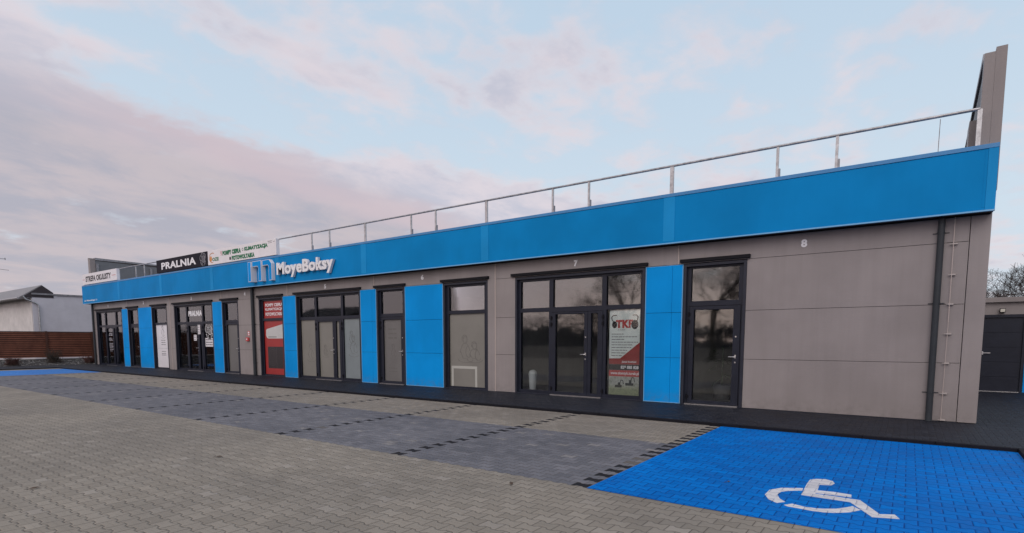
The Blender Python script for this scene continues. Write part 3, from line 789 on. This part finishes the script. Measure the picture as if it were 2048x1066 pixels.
mb = MB(off); mb.ribbon_xz([(-26.52, 5.56), (-26.44, 5.56), (-26.42, 5.70), (-26.50, 5.73), (-26.54, 5.66), (-26.50, 5.62)], .02, -.374, -.3705); mb.build('flame_icon', M['redtxt'], e)
mb = MB(off); mb.ribbon_xz(arc(-24.60, 5.64, .05, .06, 0, 360), .018, -.374, -.3705); mb.build('fan_icon', M['green'], e)
mb = MB(off); mb.box(-25.76, -25.62, -.374, -.3705, 5.28, 5.41); mb.build('panel_icon', M['blacktxt'], e)
mb = MB(off); text_lines_mb(mb, -22.58, -22.25, 5.77, .03, -.3705, random, 1); text_lines_mb(mb, -22.58, -22.28, 5.71, .02, -.3705, random, 1); text_lines_mb(mb, -22.2, -22.02, 5.74, .02, -.3705, random, 1); mb.build('small_print', M['blacktxt'], e)

# large logo sign
LG = empty('logo_sign', (-21, FY, 4.15), label='raised white MoyeBoksy lettering with outlined double arch logo on the blue fascia', cat='shop sign')
off = (-21, FY, 4.15)
def arch(x0, x1, zt, zb, st, mirror=False):
    """rounded arch leg pair outline"""
    return None
z0, z1 = 4.15, 5.0
pieces = [([(-23.82, z0), (-23.82, z1), (-23.585, z1), (-23.585, z0)], .27),
          ([(-23.58, z1 - .22), (-23.58, z1 + .01), (-22.885, z1 + .01), (-22.885, z0), (-23.115, z0), (-23.115, z1 - .27), (-23.17, z1 - .22)], .21),
          ([(-22.88, z1 - .21), (-22.88, z1 + .02), (-22.37, z1 + .02), (-22.19, z1 - .15), (-22.19, z0), (-22.42, z0), (-22.42, z1 - .26), (-22.475, z1 - .21)], .15)]
for pl, dp in pieces:
    lg = MB(off); lg.poly_xz(pl, FY - dp, FY - .001); lb = lg.build('logo_arch', M['whitetxt'], LG)
    # inset blue face
    n_ = len(pl); ins = []
    for i in range(n_):
        p0, p1, p2 = Vector(pl[i - 1]), Vector(pl[i]), Vector(pl[(i + 1) % n_]); e1 = (p1 - p0).normalized(); e2 = (p2 - p1).normalized()
        n1_ = Vector((e1.y, -e1.x)); n2_ = Vector((e2.y, -e2.x)); ar = sum(pl[j][0] * pl[(j + 1) % n_][1] - pl[(j + 1) % n_][0] * pl[j][1] for j in range(n_))
        sg = -1 if ar > 0 else 1; m__ = (n1_ + n2_); m__ = m__ / max(.3, m__.dot(n1_)); ins.append(tuple(p1 + m__ * .017 * sg))
    lgo = MB(off); lgo.poly_xz(ins, FY - dp - .003, FY - dp - .0003); lgo.build('logo_face', M['blue'], lb)
text('raised_letters', 'MoyeBoksy', -21.87, -18.10, 4.19, 4.83, FY - .03, .10, M['whitetxt'], LG, off, .035)
# thin address line at the far left of the fascia
text('fascia_lettering', 'ul. Milewskiego 11', -44.25, -42.1, 4.11, 4.23, FY - .0045, .004, M['whitetxt'], B, bold=.03)

# =================================================================== SMALL THINGS ON THE FACADE
e = empty('fire_switch', (-25.1, 0, 1.68), label='red fire alarm switch box on the grey wall of unit 4', cat='alarm button'); off = (-25.1, 0, 1.68)
mb = MB(off); mb.box(-25.22, -24.99, -.07, 0, 1.60, 1.77); mb.build('box', M['redtxt'], e, bevel=.01)
mb = MB(off); mb.tube([(-25.105, -.071, 1.685), (-25.105, -.09, 1.685)], .035, 12); mb.build('button', M['whitetxt'], e)
e = empty('warning_sign', (-25.05, 0, 1.94), label='small red and white plate above the fire alarm switch', cat='sign'); off = (-25.05, 0, 1.94)
mb = MB(off); mb.box(-25.14, -24.96, -.006, -.001, 1.84, 2.06); mb.build('plate', M['redtxt'], e)
mb = MB(off); mb.box(-25.11, -24.99, -.009, -.0061, 1.95, 2.03); mb.box(-25.11, -24.99, -.009, -.0061, 1.87, 1.92); mb.build('plate_print', M['whitetxt'], e)

# shop window print of unit 3 and 1 (on the glass, outside face)
x3 = SHOP[3]
e = empty('window_lettering', (x3 + 2, GY, 2.9), label='white PRALNIA lettering stuck on the upper middle pane of unit 3', cat='lettering'); off = (x3 + 2, GY, 2.9)
text('lettering', 'PRALNIA', x3 + 1.33, x3 + 2.80, 2.88, 3.15, GY - .002, .002, M['whitetxt'], e, off, .06)
e = empty('window_emblem', (x3 + 3.47, GY, 2.1), label='white round laundry emblem on the right pane of unit 3', cat='emblem'); off = (x3 + 3.47, GY, 2.1)
emblem(e, off, x3 + 3.45, 2.14, 1.25, GY - .002, M['whitetxt'])
def notice(x0, x1, z0, z1, lab, lines, y=GY - .003):
    e = empty('notice', ((x0 + x1) / 2, y, z0), label=lab, cat='notice', group='paper notices in the laundry window'); off = tuple(e.location)
    mb = MB(off); mb.box(x0, x1, y, y + .002, z0, z1); mb.build('paper', M['white'], e)
    mb = MB(off)
    for i in range(lines):
        zz = z1 - (z1 - z0) * (i + .8) / (lines + .4); text_lines_mb(mb, x0 + .06 * (x1 - x0), x1 - .06 * (x1 - x0), zz, (z1 - z0) / lines * .35, y - .0005, random)
    mb.build('print', M['blacktxt'], e)
notice(x3 + 3.0, x3 + 3.96, 1.32, 1.75, 'large white opening hours notice low on the right pane of unit 3', 3)
notice(x3 + 1.80, x3 + 2.10, 1.62, 1.92, 'small white paper notice on the door glass of unit 3', 3)
notice(x3 + 2.40, x3 + 2.66, 1.95, 2.42, 'tall narrow white notice on the door edge of unit 3', 5, FR0 - .018)
x1_ = SHOP[1]
e = empty('window_lettering', (x1_ + 1.6, GY, 1.2), label='white lines of print on the door glass of unit 1', cat='lettering'); off = (x1_ + 1.6, GY, 1.2)
mb = MB(off)
for z, h in ((2.05, .05), (1.93, .09), (1.75, .05), (1.68, .05), (1.61, .04), (1.42, .05), (1.34, .04), (1.26, .05), (1.18, .05), (1.05, .06), (.95, .04)):
    text_lines_mb(mb, x1_ + 1.5 + random.random() * .1, x1_ + 2.2, z, h, GY - .002, random, random.uniform(.6, 1))
mb.build('print', M['emblem'], e)

# roller banner inside unit 7
bx0, bx1 = SHOP[7] + 3.05, SHOP[7] + 3.945
e = empty('roller_banner', ((bx0 + bx1) / 2, .2, .08), label='tall printed banner with red TKF lettering behind the right pane of unit 7', cat='banner'); off = tuple(e.location)
by = .155
mb = MB(off); mb.box(bx0, bx1, by, by + .004, .13, 2.44); mb.build('banner_sheet', mat('banner_white', (.80, .86, .83), .5), e)
mb = MB(off); mb.box(bx0, bx1, by - .004, by + .02, .12, .155); mb.box(bx0, bx1, by - .004, by + .02, 2.43, 2.455); mb.build('banner_rail', M['plastic'], e)
mb = MB(off); mb.poly_xz([(bx0, 1.0), (bx0, 1.15), (bx0 + .33, 1.16), (bx1, 1.60), (bx1, 1.0)], by - .002, by - .0003); mb.build('red_panel', M['red'], e)
mb = MB(off); mb.box(bx0, bx1, by - .002, by - .0003, .84, .998); mb.build('black_band', M['blacktxt'], e)
mb = MB(off); mb.box(bx0, bx1, by - .002, by - .0003, .67, .838); mb.build('red_band', M['redtxt'], e)
def photo_mat():
    m_ = bpy.data.materials.new('printed_field_photo'); m_.use_nodes = True; t = NT(m_.node_tree); p = t.n['Principled BSDF']
    g = t.new('ShaderNodeNewGeometry').outputs['Position']; s = t.new('ShaderNodeSeparateXYZ'); t.put(s.inputs[0], g)
    c = t.mix(t.mapr(s.outputs[2], .3, .5), (.34, .38, .24), (.50, .51, .47)); c = t.mix(t.mapr(t.noise(g, 18, 5, .7), .4, .75), c, (.22, .24, .18))
    t.put(p.inputs['Base Color'], c); p.inputs['Roughness'].default_value = .5; return m_
mb = MB(off); mb.box(bx0, bx1, by - .002, by - .0003, .16, .668); mb.build('field_print', photo_mat(), e)
mb = MB(off)
for cx_, cz_, s in ((bx0 + .30, .42, 1.0), (bx0 + .62, .48, 1.15)):
    mb.box(cx_ - .11 * s, cx_ + .09 * s, by - .004, by - .0021, cz_ - .05, cz_ + .02); mb.box(cx_ - .02, cx_ + .05, by - .004, by - .0021, cz_ + .02, cz_ + .09 * s)
    mb.ribbon_xz([(cx_ + .03, cz_ + .05), (cx_ + .06, cz_ + .15 * s), (cx_ + .12, cz_ + .14 * s), (cx_ + .14, cz_ + .05)], .018, by - .004, by - .0021)
mb.build('digger_print', mat('digger_print', (.02, .025, .02), .5), e)
text('banner_letters', 'TKF', bx0 + .19, bx1 - .21, 1.97, 2.19, by - .0003, .003, M['redtxt'], e, off, .06)
mb = MB(off)
for cx_, sg, rr in ((bx0 + .15, -1, .075), (bx1 - .16, 1, .10)):
    mb.poly_xz(arc(cx_, 2.06, rr, rr * 1.25, 0, 340, 14), by - .005, by - .0033)
    mb.ribbon_xz([(cx_ + sg * .0, 2.12), (cx_ + sg * .07, 2.18), (cx_ + sg * .09, 2.26), (cx_ + sg * .04, 2.31), (cx_ - sg * .06, 2.31)], .022, by - .005, by - .0033)
mb.build('excavator_print', M['blacktxt'], e)
mb = MB(off)
for i in range(9): text_lines_mb(mb, bx0 + .07, bx1 - .06, 1.80 - i * .072, .026, by - .0003, random, (.45, .95, .5, 1, .8, .75, .6, .55, .42)[i])
text_lines_mb(mb, bx0 + .25, bx0 + .5, 1.915, .02, by - .0003, random)
mb.build('banner_small_print', M['greytxt'], e)
text('banner_letters', 'Jakub Kosi\u0144ski', bx0 + .38, bx1 - .10, 1.03, 1.10, by - .002, .001, M['whitetxt'], e, off, .03)
text('banner_letters', '829 885 828', bx0 + .35, bx1 - .03, .875, .965, by - .002, .001, M['whitetxt'], e, off, .06)
text('banner_letters', 'www.domtyk.turek.pl', bx0 + .05, bx1 - .02, .70, .80, by - .002, .001, M['whitetxt'], e, off, .03)
# waste bin inside unit 7
bx = SHOP[7] + .36
e = empty('waste_bin', (bx, .42, .065), label='pale swing lid waste bin standing behind the left pane of unit 7', cat='waste bin'); off = tuple(e.location)
mb = MB(off); mb.lathe((bx, .42, .065), [(.10, 0), (.105, .02), (.125, .50), (.13, .52)], 24); mb.build('bin_body', M['plastic'], e, smooth=True)
mb = MB(off); mb.lathe((bx, .42, .587), [(.135, 0), (.135, .03), (.115, .10), (.07, .145), (.02, .16)], 24); mb.build('lid', M['plastic'], e, smooth=True)

# potted plant inside unit 8
def plant(x, y, z, h, lab):
    e = empty('potted_plant', (x, y, z), label=lab, cat='plant'); off = (x, y, z)
    mb = MB(off); mb.lathe((x, y, z), [(.16, 0), (.2, .02), (.24, .40), (.22, .40), (.20, .36)], 20); mb.build('pot', M['roomdark'], e, smooth=True)
    mb = MB(off); rd = random.Random(3)
    for i in range(34):
        a = rd.uniform(0, 6.28); l = rd.uniform(.35, .6); up = rd.uniform(.1, .5)
        p0 = Vector((x, y, z + .5 + rd.uniform(0, h - .6))); prev = p0; d = Vector((math.cos(a), math.sin(a), up))
        sd = Vector((-math.sin(a), math.cos(a), 0)) * .022
        q = [p0 + d * l * t - Vector((0, 0, .5 * l * t * t)) for t in (0, .35, .7, 1)]
        vs = [q[0] - sd * .4, q[0] + sd * .4, q[1] + sd, q[1] - sd, q[2] + sd * .7, q[2] - sd * .7, q[3]]
        mb.add(vs, [(0, 1, 2, 3), (3, 2, 4, 5), (5, 4, 6)])
    mb.tube([(x, y, z + .36), (x, y, z + h - .1)], .018, 6)
    mb.build('foliage', mat('plant_leaf', (.03, .06, .02), .5, var=.3), e)
plant(-4.3, 1.5, .062, 1.5, 'leafy potted plant standing inside behind the door glass of unit 8')

# =================================================================== RIGHT NEIGHBOUR
GB = empty('garage_building', (1.2, 9.07, .05), label='low grey flat roofed garage wing with wide dark door behind the building corner', cat='building'); off = (1.2, 9.07, .05)
gy = 9.07
mb = MB(off); mb.box(.95, 12, gy, 18, 2.43, 2.80); mb.box(.95, 1.30, gy, 18, .05, 2.43); mb.box(3.3, 12, gy, 18, .05, 2.43); mb.build('wall', M['wall'], GB)
mb = MB(off); mb.box(.95, 12.1, gy - .12, 18.1, 2.80, 2.95); mb.build('roof', M['trim_wall'], GB, bevel=.01)
mb = MB(off); mb.box(1.30, 2.44, gy - .03, gy + .1, 2.34, 2.43); mb.box(1.30, 1.36, gy - .03, gy + .1, .05, 2.34); mb.box(2.39, 2.46, gy - .03, gy + .1, .05, 2.34); mb.build('door_surround', M['frame'], GB)
mb = MB(off)
for i in range(5): mb.box(1.362, 2.388, gy + .02, gy + .08, .075 + i * .453, .075 + (i + 1) * .453 - .006)
d = mb.build('door', M['frame'], GB)
mb = MB(off); mb.box(1.31, 2.45, gy + .085, gy + .12, .06, 2.42); mb.build('door_backing', M['black'], GB)  # dark sheet added to block daylight through the door joints
mb = MB(off); mb.box(1.47, 1.66, gy - .05, gy - .035, 1.24, 1.265); mb.box(1.46, 1.49, gy - .04, gy + .02, 1.20, 1.30); mb.build('handle', M['steel'], d)
mb = MB(off); mb.box(1.36, 2.39, gy - .03, gy + .02, .05, .072); mb.build('threshold', M['steel'], GB)
mb = MB(off); mb.box(2.47, 3.29, gy - .006, gy + .1, .06, 2.30); mb.build('cladding_panel', M['blue'], GB)
mb = MB(off); mb.box(2.47, 3.29, gy - .004, gy + .1, 2.305, 2.43); mb.build('wall', M['wall'], GB)
e = empty('wall_lamp', (1.88, gy - .001, 2.54), label='small black floodlight mounted on the garage wall above its door', cat='lamp'); off = (1.88, gy - .001, 2.54)
mb = MB(off); mb.box(1.80, 1.94, gy - .13, gy - .06, 2.49, 2.61); mb.box(1.855, 1.885, gy - .06, gy - .001, 2.47, 2.52); mb.box(1.83, 1.91, gy - .02, gy - .001, 2.46, 2.56); mb.build('housing', M['black'], e, bevel=.006)
mb = MB(off); mb.box(1.815, 1.925, gy - .136, gy - .131, 2.505, 2.595); mb.build('lens', mat('lamp_lens', (.62, .60, .52), .2), e)

# =================================================================== LEFT NEIGHBOUR AND FENCE
plaster = mat('white_plaster', (.60, .575, .56), .85, var=.10, vscale=1.3, bump=.25, bscale=60)
plaster_shade = mat('shaded_white_plaster', (.56, .56, .61), .85, var=.06, vscale=1.1, bump=.25, bscale=60)  # same plaster on the side wall, its bluish shade put into the colour
HX = -55.0
HB = empty('neighbouring_house', (HX, 0, 0), label='pale plastered house with dark roof behind the brown slat fence', cat='house'); off = (HX, 0, 0)
mb = MB(off); mb.box(-75, HX - .001, -.45, 11, -.04, 4.95); mb.build('wall', plaster, HB)
mb = MB(off); mb.box(HX, HX + .06, -.40, 11, -.04, 5.10); mb.build('side_wall', plaster_shade, HB)
mb = MB(off); mb.box(-60, HX + .14, -.42, 11.1, 5.10, 5.22); mb.build('wall_coping', M['galv_dark'], HB)
rfm = mat('dark_roof', (.045, .045, .052), .6, var=.2)
mb = MB(off); pr = [(-1.15, 4.72), (-1.15, 4.86), (.25, 5.86), (.95, 5.30), (.95, 5.0)]
mb.add([(-76, a, b) for a, b in pr] + [(HX + .02, a, b) for a, b in pr], [(0, 1, 2, 3, 4), (9, 8, 7, 6, 5)] + [(i, i + 5, (i + 1) % 5 + 5, (i + 1) % 5) for i in range(5)])
mb.build('roof', mat('weathered_sheet_roof', (.20, .20, .21), .5, var=.2), HB)
mb = MB(off); mb.add([(HX + .03, -.95, 4.9), (HX + .03, .25, 5.80), (HX + .03, .93, 5.28), (HX + .03, .93, 4.9), (HX + .09, -.95, 4.9), (HX + .09, .25, 5.80), (HX + .09, .93, 5.28), (HX + .09, .93, 4.9)], [(0, 1, 2, 3), (7, 6, 5, 4), (0, 4, 5, 1), (1, 5, 6, 2), (2, 6, 7, 3), (3, 7, 4, 0)]); mb.build('gable_end', mat('dark_gable_boards', (.035, .028, .034), .7), HB)
mb = MB(off); mb.tube([(-76, -1.22, 4.78), (HX + .05, -1.22, 4.78)], .07, 8); mb.build('gutter', M['galv'], HB)
mb = MB(off); mb.tube([(HX + .12, -.95, 4.95), (HX + .14, -.80, 4.72), (HX + .16, -.30, 4.5), (HX + .16, -.10, 4.36), (HX + .16, -.06, 4.1), (HX + .16, -.06, .2)], .06, 8); mb.build('downpipe', M['galv'], HB)
# rooftop aerial, only the tips of its elements reach into the picture
e = empty('tv_aerial', (-52, -4.2, 0), label='thin metal aerial elements sticking in at the left edge of the sky', cat='aerial'); off = (-52, -4.2, 0)
mb = MB(off); mb.tube([(-52, -4.2, -.04), (-52, -4.2, 7.6)], .03, 8); mb.build('mast', M['galv_dark'], e)
mb = MB(off); mb.tube([(-52, -4.2, 7.22), (-52, -2.42, 7.27)], .018, 6); mb.tube([(-52, -2.42, 7.20), (-52, -2.42, 7.34)], .03, 6); mb.build('boom', M['galv_dark'], e)
mb = MB(off); mb.tube([(-52, -4.2, 6.50), (-52, -2.9, 6.55), (-52, -2.26, 6.51)], .016, 6); mb.build('boom', M['galv_dark'], e)

# fence
FX = -47.4
FN = empty('slat_fence', (FX, -1.6, .4), label='brown horizontal slat fence with white bottom rail left of the building', cat='fence'); off = (FX, -1.6, .4)
fm = mat('brown_slats', (.165, .066, .042), .6, var=.22, vscale=2.5, spec=.2); fm3 = mat('fence_backing', (.030, .012, .008), .8); fm2 = mat('brown_posts', (.075, .028, .016), .55, var=.15)
ys = [.92 - 2.57 * i for i in range(5)]
for y in ys:
    mb = MB(off); mb.box(FX - .05, FX + .07, y - .06, y + .06, .32, 2.24); mb.build('post', fm2, FN, bevel=.005)
for a, b in zip(ys[1:], ys[:-1]):
    mb = MB(off); n = 14
    for i in range(n):
        z = .50 + i * 1.70 / n; hh = .082
        mb.add([(FX + .022, a + .065, z), (FX + .022, b - .065, z), (FX + .0, b - .065, z + hh), (FX + .0, a + .065, z + hh),
                (FX - .01, a + .065, z), (FX - .01, b - .065, z), (FX - .025, b - .065, z + hh), (FX - .025, a + .065, z + hh)],
               [(0, 1, 2, 3), (7, 6, 5, 4), (0, 4, 5, 1), (3, 2, 6, 7), (0, 3, 7, 4), (1, 5, 6, 2)])
    sp_ = mb.build('slat_panel', fm, FN)
    mb = MB(off); mb.box(FX - .045, FX - .028, a + .06, b - .06, .5, 2.19); mb.build('backing_board', fm3, sp_)
    mb = MB(off); mb.box(FX - .04, FX + .04, a + .062, b - .062, 2.195, 2.225); mb.build('top_rail', fm2, FN)
    mb = MB(off); mb.box(FX - .03, FX + .03, a + .062, b - .062, .43, .485); mb.build('bottom_rail', M['white'], FN)
# plinth and stone bed
mb = MB(); mb.box(FX - .08, FX + .08, -10, 1.6, -.04, .40); tag(mb.build('plinth_wall', mat('plinth_concrete', (.07, .07, .07), .9, var=.3, bump=.4)), 'low dark concrete plinth under the brown slat fence', 'plinth wall')
tag(MB().add([(FX + .08, -10, .36), (FX + .08, 1.5, .36), (LX - 3.7, 1.5, .045), (LX - 3.7, -10, .045)], [(0, 3, 2, 1)]).build('planting_bed', mat('bark_mulch', (.030, .028, .028), .95, var=.5, vscale=12, bump=.8, bscale=25)), kind='structure')
rd = random.Random(5); mb = MB()
for i in range(900):
    t_ = rd.random(); x = FX + .1 + t_ * (LX - 3.7 - FX - .15); y = rd.uniform(-8, 1.4); z = .36 - t_ * .315; s = rd.uniform(.02, .06)
    if rd.random() < .05: s *= 2
    pts = [Vector((rd.uniform(.7, 1.2) * s * a, rd.uniform(.7, 1.2) * s * b, rd.uniform(.4, .8) * s * c)) + Vector((x, y, z)) for a, b, c in ((1, 0, 0), (-1, 0, 0), (0, 1, 0), (0, -1, 0), (0, 0, 1), (0, 0, -.4))]
    mb.add(pts, [(0, 2, 4), (2, 1, 4), (1, 3, 4), (3, 0, 4), (2, 0, 5), (1, 2, 5), (3, 1, 5), (0, 3, 5)])
tag(mb.build('bed_stones', mat('bed_stones', (.16, .16, .155), .9, var=.5, vscale=4)), 'pale grey stones scattered over the dark planting bed', 'stones', kind='stuff')

def shrub(x, y, z, h, wd, colr, lab, seed):
    e = empty('shrub', (x, y, z), label=lab, cat='shrub', group='low shrubs in the planting bed'); off = (x, y, z); rd = random.Random(seed)
    st = MB(off); lf = MB(off)
    for i in range(80):
        a = rd.uniform(0, 6.28); l = rd.uniform(.35, 1); tip = Vector((x + math.cos(a) * wd * l * rd.uniform(.2, 1), y + math.sin(a) * wd * l * rd.uniform(.2, 1), z + h * l))
        p0 = Vector((x + rd.gauss(0, .28) * wd, y + rd.gauss(0, .28) * wd, z)); mid = (p0 + tip) / 2 + Vector((rd.uniform(-.05, .05), rd.uniform(-.05, .05), .05))
        st.tube([p0, mid, tip], [.008, .006, .003], 4, False)
        for k in range(34):
            t_ = rd.uniform(.05, 1); c = p0.lerp(mid, min(1, t_ * 2)) if t_ < .5 else mid.lerp(tip, t_ * 2 - 1)
            c = c + Vector((rd.gauss(0, .05), rd.gauss(0, .05), rd.gauss(0, .04))); u = Vector((rd.uniform(-1, 1), rd.uniform(-1, 1), rd.uniform(-1, 1))).normalized(); v = u.orthogonal().normalized(); s = rd.uniform(.012, .028)
            lf.add([c - u * s, c + v * s * .6, c + u * s, c - v * s * .6], [(0, 1, 2, 3)])
    st.build('stems', mat('shrub_stem', (.05, .035, .025), .9), e); lf.build('foliage', mat('shrub_leaf', colr, .7, var=.4, vscale=8), e)
shrub(-45.9, -1.75, .16, .95, .85, (.020, .016, .012), 'bushy dark brown shrub in front of the fence post', 1)
shrub(-45.4, .1, .12, .50, .75, (.075, .022, .018), 'low reddish shrub beside the building corner', 2)
shrub(-45.2, -3.95, .12, .50, .6, (.06, .018, .016), 'low dark red shrub at the left edge of the picture', 3)

# =================================================================== TREES
bark = mat('bark', (.040, .034, .030), .95, var=.3, vscale=6); twigm = mat('twigs', (.045, .035, .032), .95)
def bare_tree(x, y, z, h, lab, seed, spread=.62, levels=6, group=None, lean=0.0):
    e = empty('bare_tree', (x, y, z), label=lab, cat='tree', group=group); off = (x, y, z); rd = random.Random(seed)
    tr = MB(off); cr = MB(off)
    def grow(p, d, L, r, lev):
        pts = [p]; n = 4 if lev < 2 else 3; rads = [r]; q = p.copy(); dd = d.copy()
        for i in range(n):
            dd = (dd + Vector((rd.gauss(0, .16), rd.gauss(0, .16), rd.gauss(0.04, .10)))).normalized(); q = q + dd * L / n
            pts.append(q.copy()); rads.append(max(.004, r * (1 - .55 * (i + 1) / n))) if lev < 3 else rads.append(max(.0055, r * (1 - .5 * (i + 1) / n)))
        (tr if lev < 2 else cr).tube(pts, rads, 7 if lev == 0 else (5 if lev < 3 else 3), False)
        if lev >= levels: return
        kids = 5 if lev == 0 else (4 if lev < 3 else rd.choice((3, 4)))
        for i in range(kids):
            t_ = rd.uniform(.45, 1) if lev else rd.uniform(.55, 1); k_ = min(n - 1, int(t_ * n)); a = pts[k_].lerp(pts[k_ + 1], t_ * n - k_)
            nd = (dd + Vector((rd.gauss(0, 1), rd.gauss(0, 1), rd.gauss(.15, .6))).normalized() * spread * rd.uniform(.8, 1.6)).normalized()
            grow(a, nd, L * rd.uniform(.58, .82), rads[k_] * rd.uniform(.5, .72), lev + 1)
    grow(Vector((x, y, z)), Vector((lean, 0, 1)).normalized(), h * .34, h * .024, 0)
    tr.build('trunk', bark, e); cr.build('crown', twigm, e)
    return e
bare_tree(4.9, 27, -.04, 6.9, 'bare leafless tree above the garage roof at the right edge', 11, spread=.8, group='bare trees behind the garage')
bare_tree(3.3, 31, -.04, 6.4, 'bare leafless tree just right of the building corner, lower than its neighbour', 12, spread=.8, group='bare trees behind the garage')
# across the yard, behind the photographer: seen as reflections in the panes
tg = 'bare trees across the road, mirrored in the shop windows'
for x, y, h, s in ((-14.4, -34, 13, 21), (-23.0, -35, 12.5, 22), (-31, -44, 9, 23), (-5, -38, 10, 24)):
    bare_tree(x, y, -.04, h, {21: 'bare tree across the yard mirrored in the door glass of unit 8', 22: 'tall bare tree across the yard mirrored in the right panes of unit 7', 23: 'bare tree across the yard mirrored in the middle pane of unit 7', 24: 'smaller bare tree across the yard, nearest the right edge of the picture'}[s], s, spread=.75, group=tg)
rd = random.Random(9); mb = MB()
top = []
for i in range(841):
    x = -360 + i * .5; top.append((x, 3.6 + 1.1 * math.sin(x * .05) + .8 * math.sin(x * .21 + 1) + .5 * math.sin(x * .9) + rd.uniform(-.5, .5)))
for (xa, za), (xb, zb) in zip(top[:-1], top[1:]):
    mb.add([(xa, -123, -.1), (xb, -123, -.1), (xb, -124.5, zb), (xa, -124.5, za), (xa, -127, -.1), (xb, -127, -.1)], [(0, 1, 2, 3), (3, 2, 5, 4)])
for i in range(26000):
    x = rd.uniform(-360, 60); hgt = 6.6 + 1.2 * math.sin(x * .05) + .9 * math.sin(x * .21 + 1) + .7 * math.sin(x * .9); y = -125 + rd.gauss(0, 6); z = 2.2 + (1 - rd.uniform(0, 1) ** .6) * (hgt - 2.2) * 1.3
    s = rd.uniform(.15, .5); u = Vector((rd.uniform(-1, 1), rd.uniform(-.3, .3), rd.uniform(-1, 1))).normalized() * s; v = Vector((-u.z, rd.uniform(-.3, .3), u.x)) * .6
    c = Vector((x, y, z)); mb.add([c - u, c + v, c + u, c - v], [(0, 1, 2, 3)])
tag(mb.build('far_wood', mat('far_wood', (.040, .042, .055), .95, var=.3, vscale=.3)), 'dark line of trees on the horizon mirrored in the shop windows', 'wood', kind='stuff')

BN = empty('barn', (-72, -38, -.04), label='dark gabled barn across the yard mirrored in the upper panes of unit 5', cat='barn'); off = (-72, -38, -.04)
mb = MB(off); mb.box(-80, -67, -46, -36, -.04, 4.0); mb.build('wall', mat('barn_wall', (.22, .21, .20), .9, var=.2), BN)
mb = MB(off); pr = [(-47, 3.8), (-47, 4.0), (-41, 6.6), (-35, 4.0), (-35, 3.8)]
mb.add([(-80.6, a, b) for a, b in pr] + [(-66.4, a, b) for a, b in pr], [(0, 1, 2, 3, 4), (9, 8, 7, 6, 5)] + [(i, i + 5, (i + 1) % 5 + 5, (i + 1) % 5) for i in range(5)])
mb.build('roof', rfm, BN)
# =================================================================== LITTER
leafm = mat('dead_leaf', (.07, .045, .028), .8, var=.3, vscale=30)
for i, (x, y, a, lab) in enumerate(((-7.96, -9.98, .4, 'dry brown leaf on the tan paving below the grey bays'), (-7.91, -12.04, 1.3, 'dry brown leaf on the paving near the lower left corner'), (-3.75, -8.75, 2.2, 'curled dry leaf on the tan paving left of the blue bay'), (-1.75, -7.2, .9, 'dark leaf lying on the blue bay left of the wheelchair symbol'), (-.12, -6.75, 2.8, 'dark leaf lying on the blue bay right of the wheelchair symbol'))):
    c, s = math.cos(a), math.sin(a); L = .055 if i < 3 else .022; Wd = .022 if i < 3 else .010
    P = [(-L, 0, .004), (-L * .4, Wd, .014), (L * .4, Wd * .8, .016), (L, 0, .006), (L * .4, -Wd, .010), (-L * .4, -Wd * .9, .006), (0, 0, .018)]
    zb = 0.006
    mb = MB((x, y, zb)); mb.add([(x + c * p[0] - s * p[1], y + s * p[0] + c * p[1], zb + p[2]) for p in P], [(6, 0, 1), (6, 1, 2), (6, 2, 3), (6, 3, 4), (6, 4, 5), (6, 5, 0)])
    mb.tube([(x - c * L, y - s * L, zb + .004), (x - c * (L + .04), y - s * (L + .04), zb + .006)], .002, 4)
    tag(mb.build('fallen_leaf', leafm), lab, 'leaf', 'leaves lying on the paving')
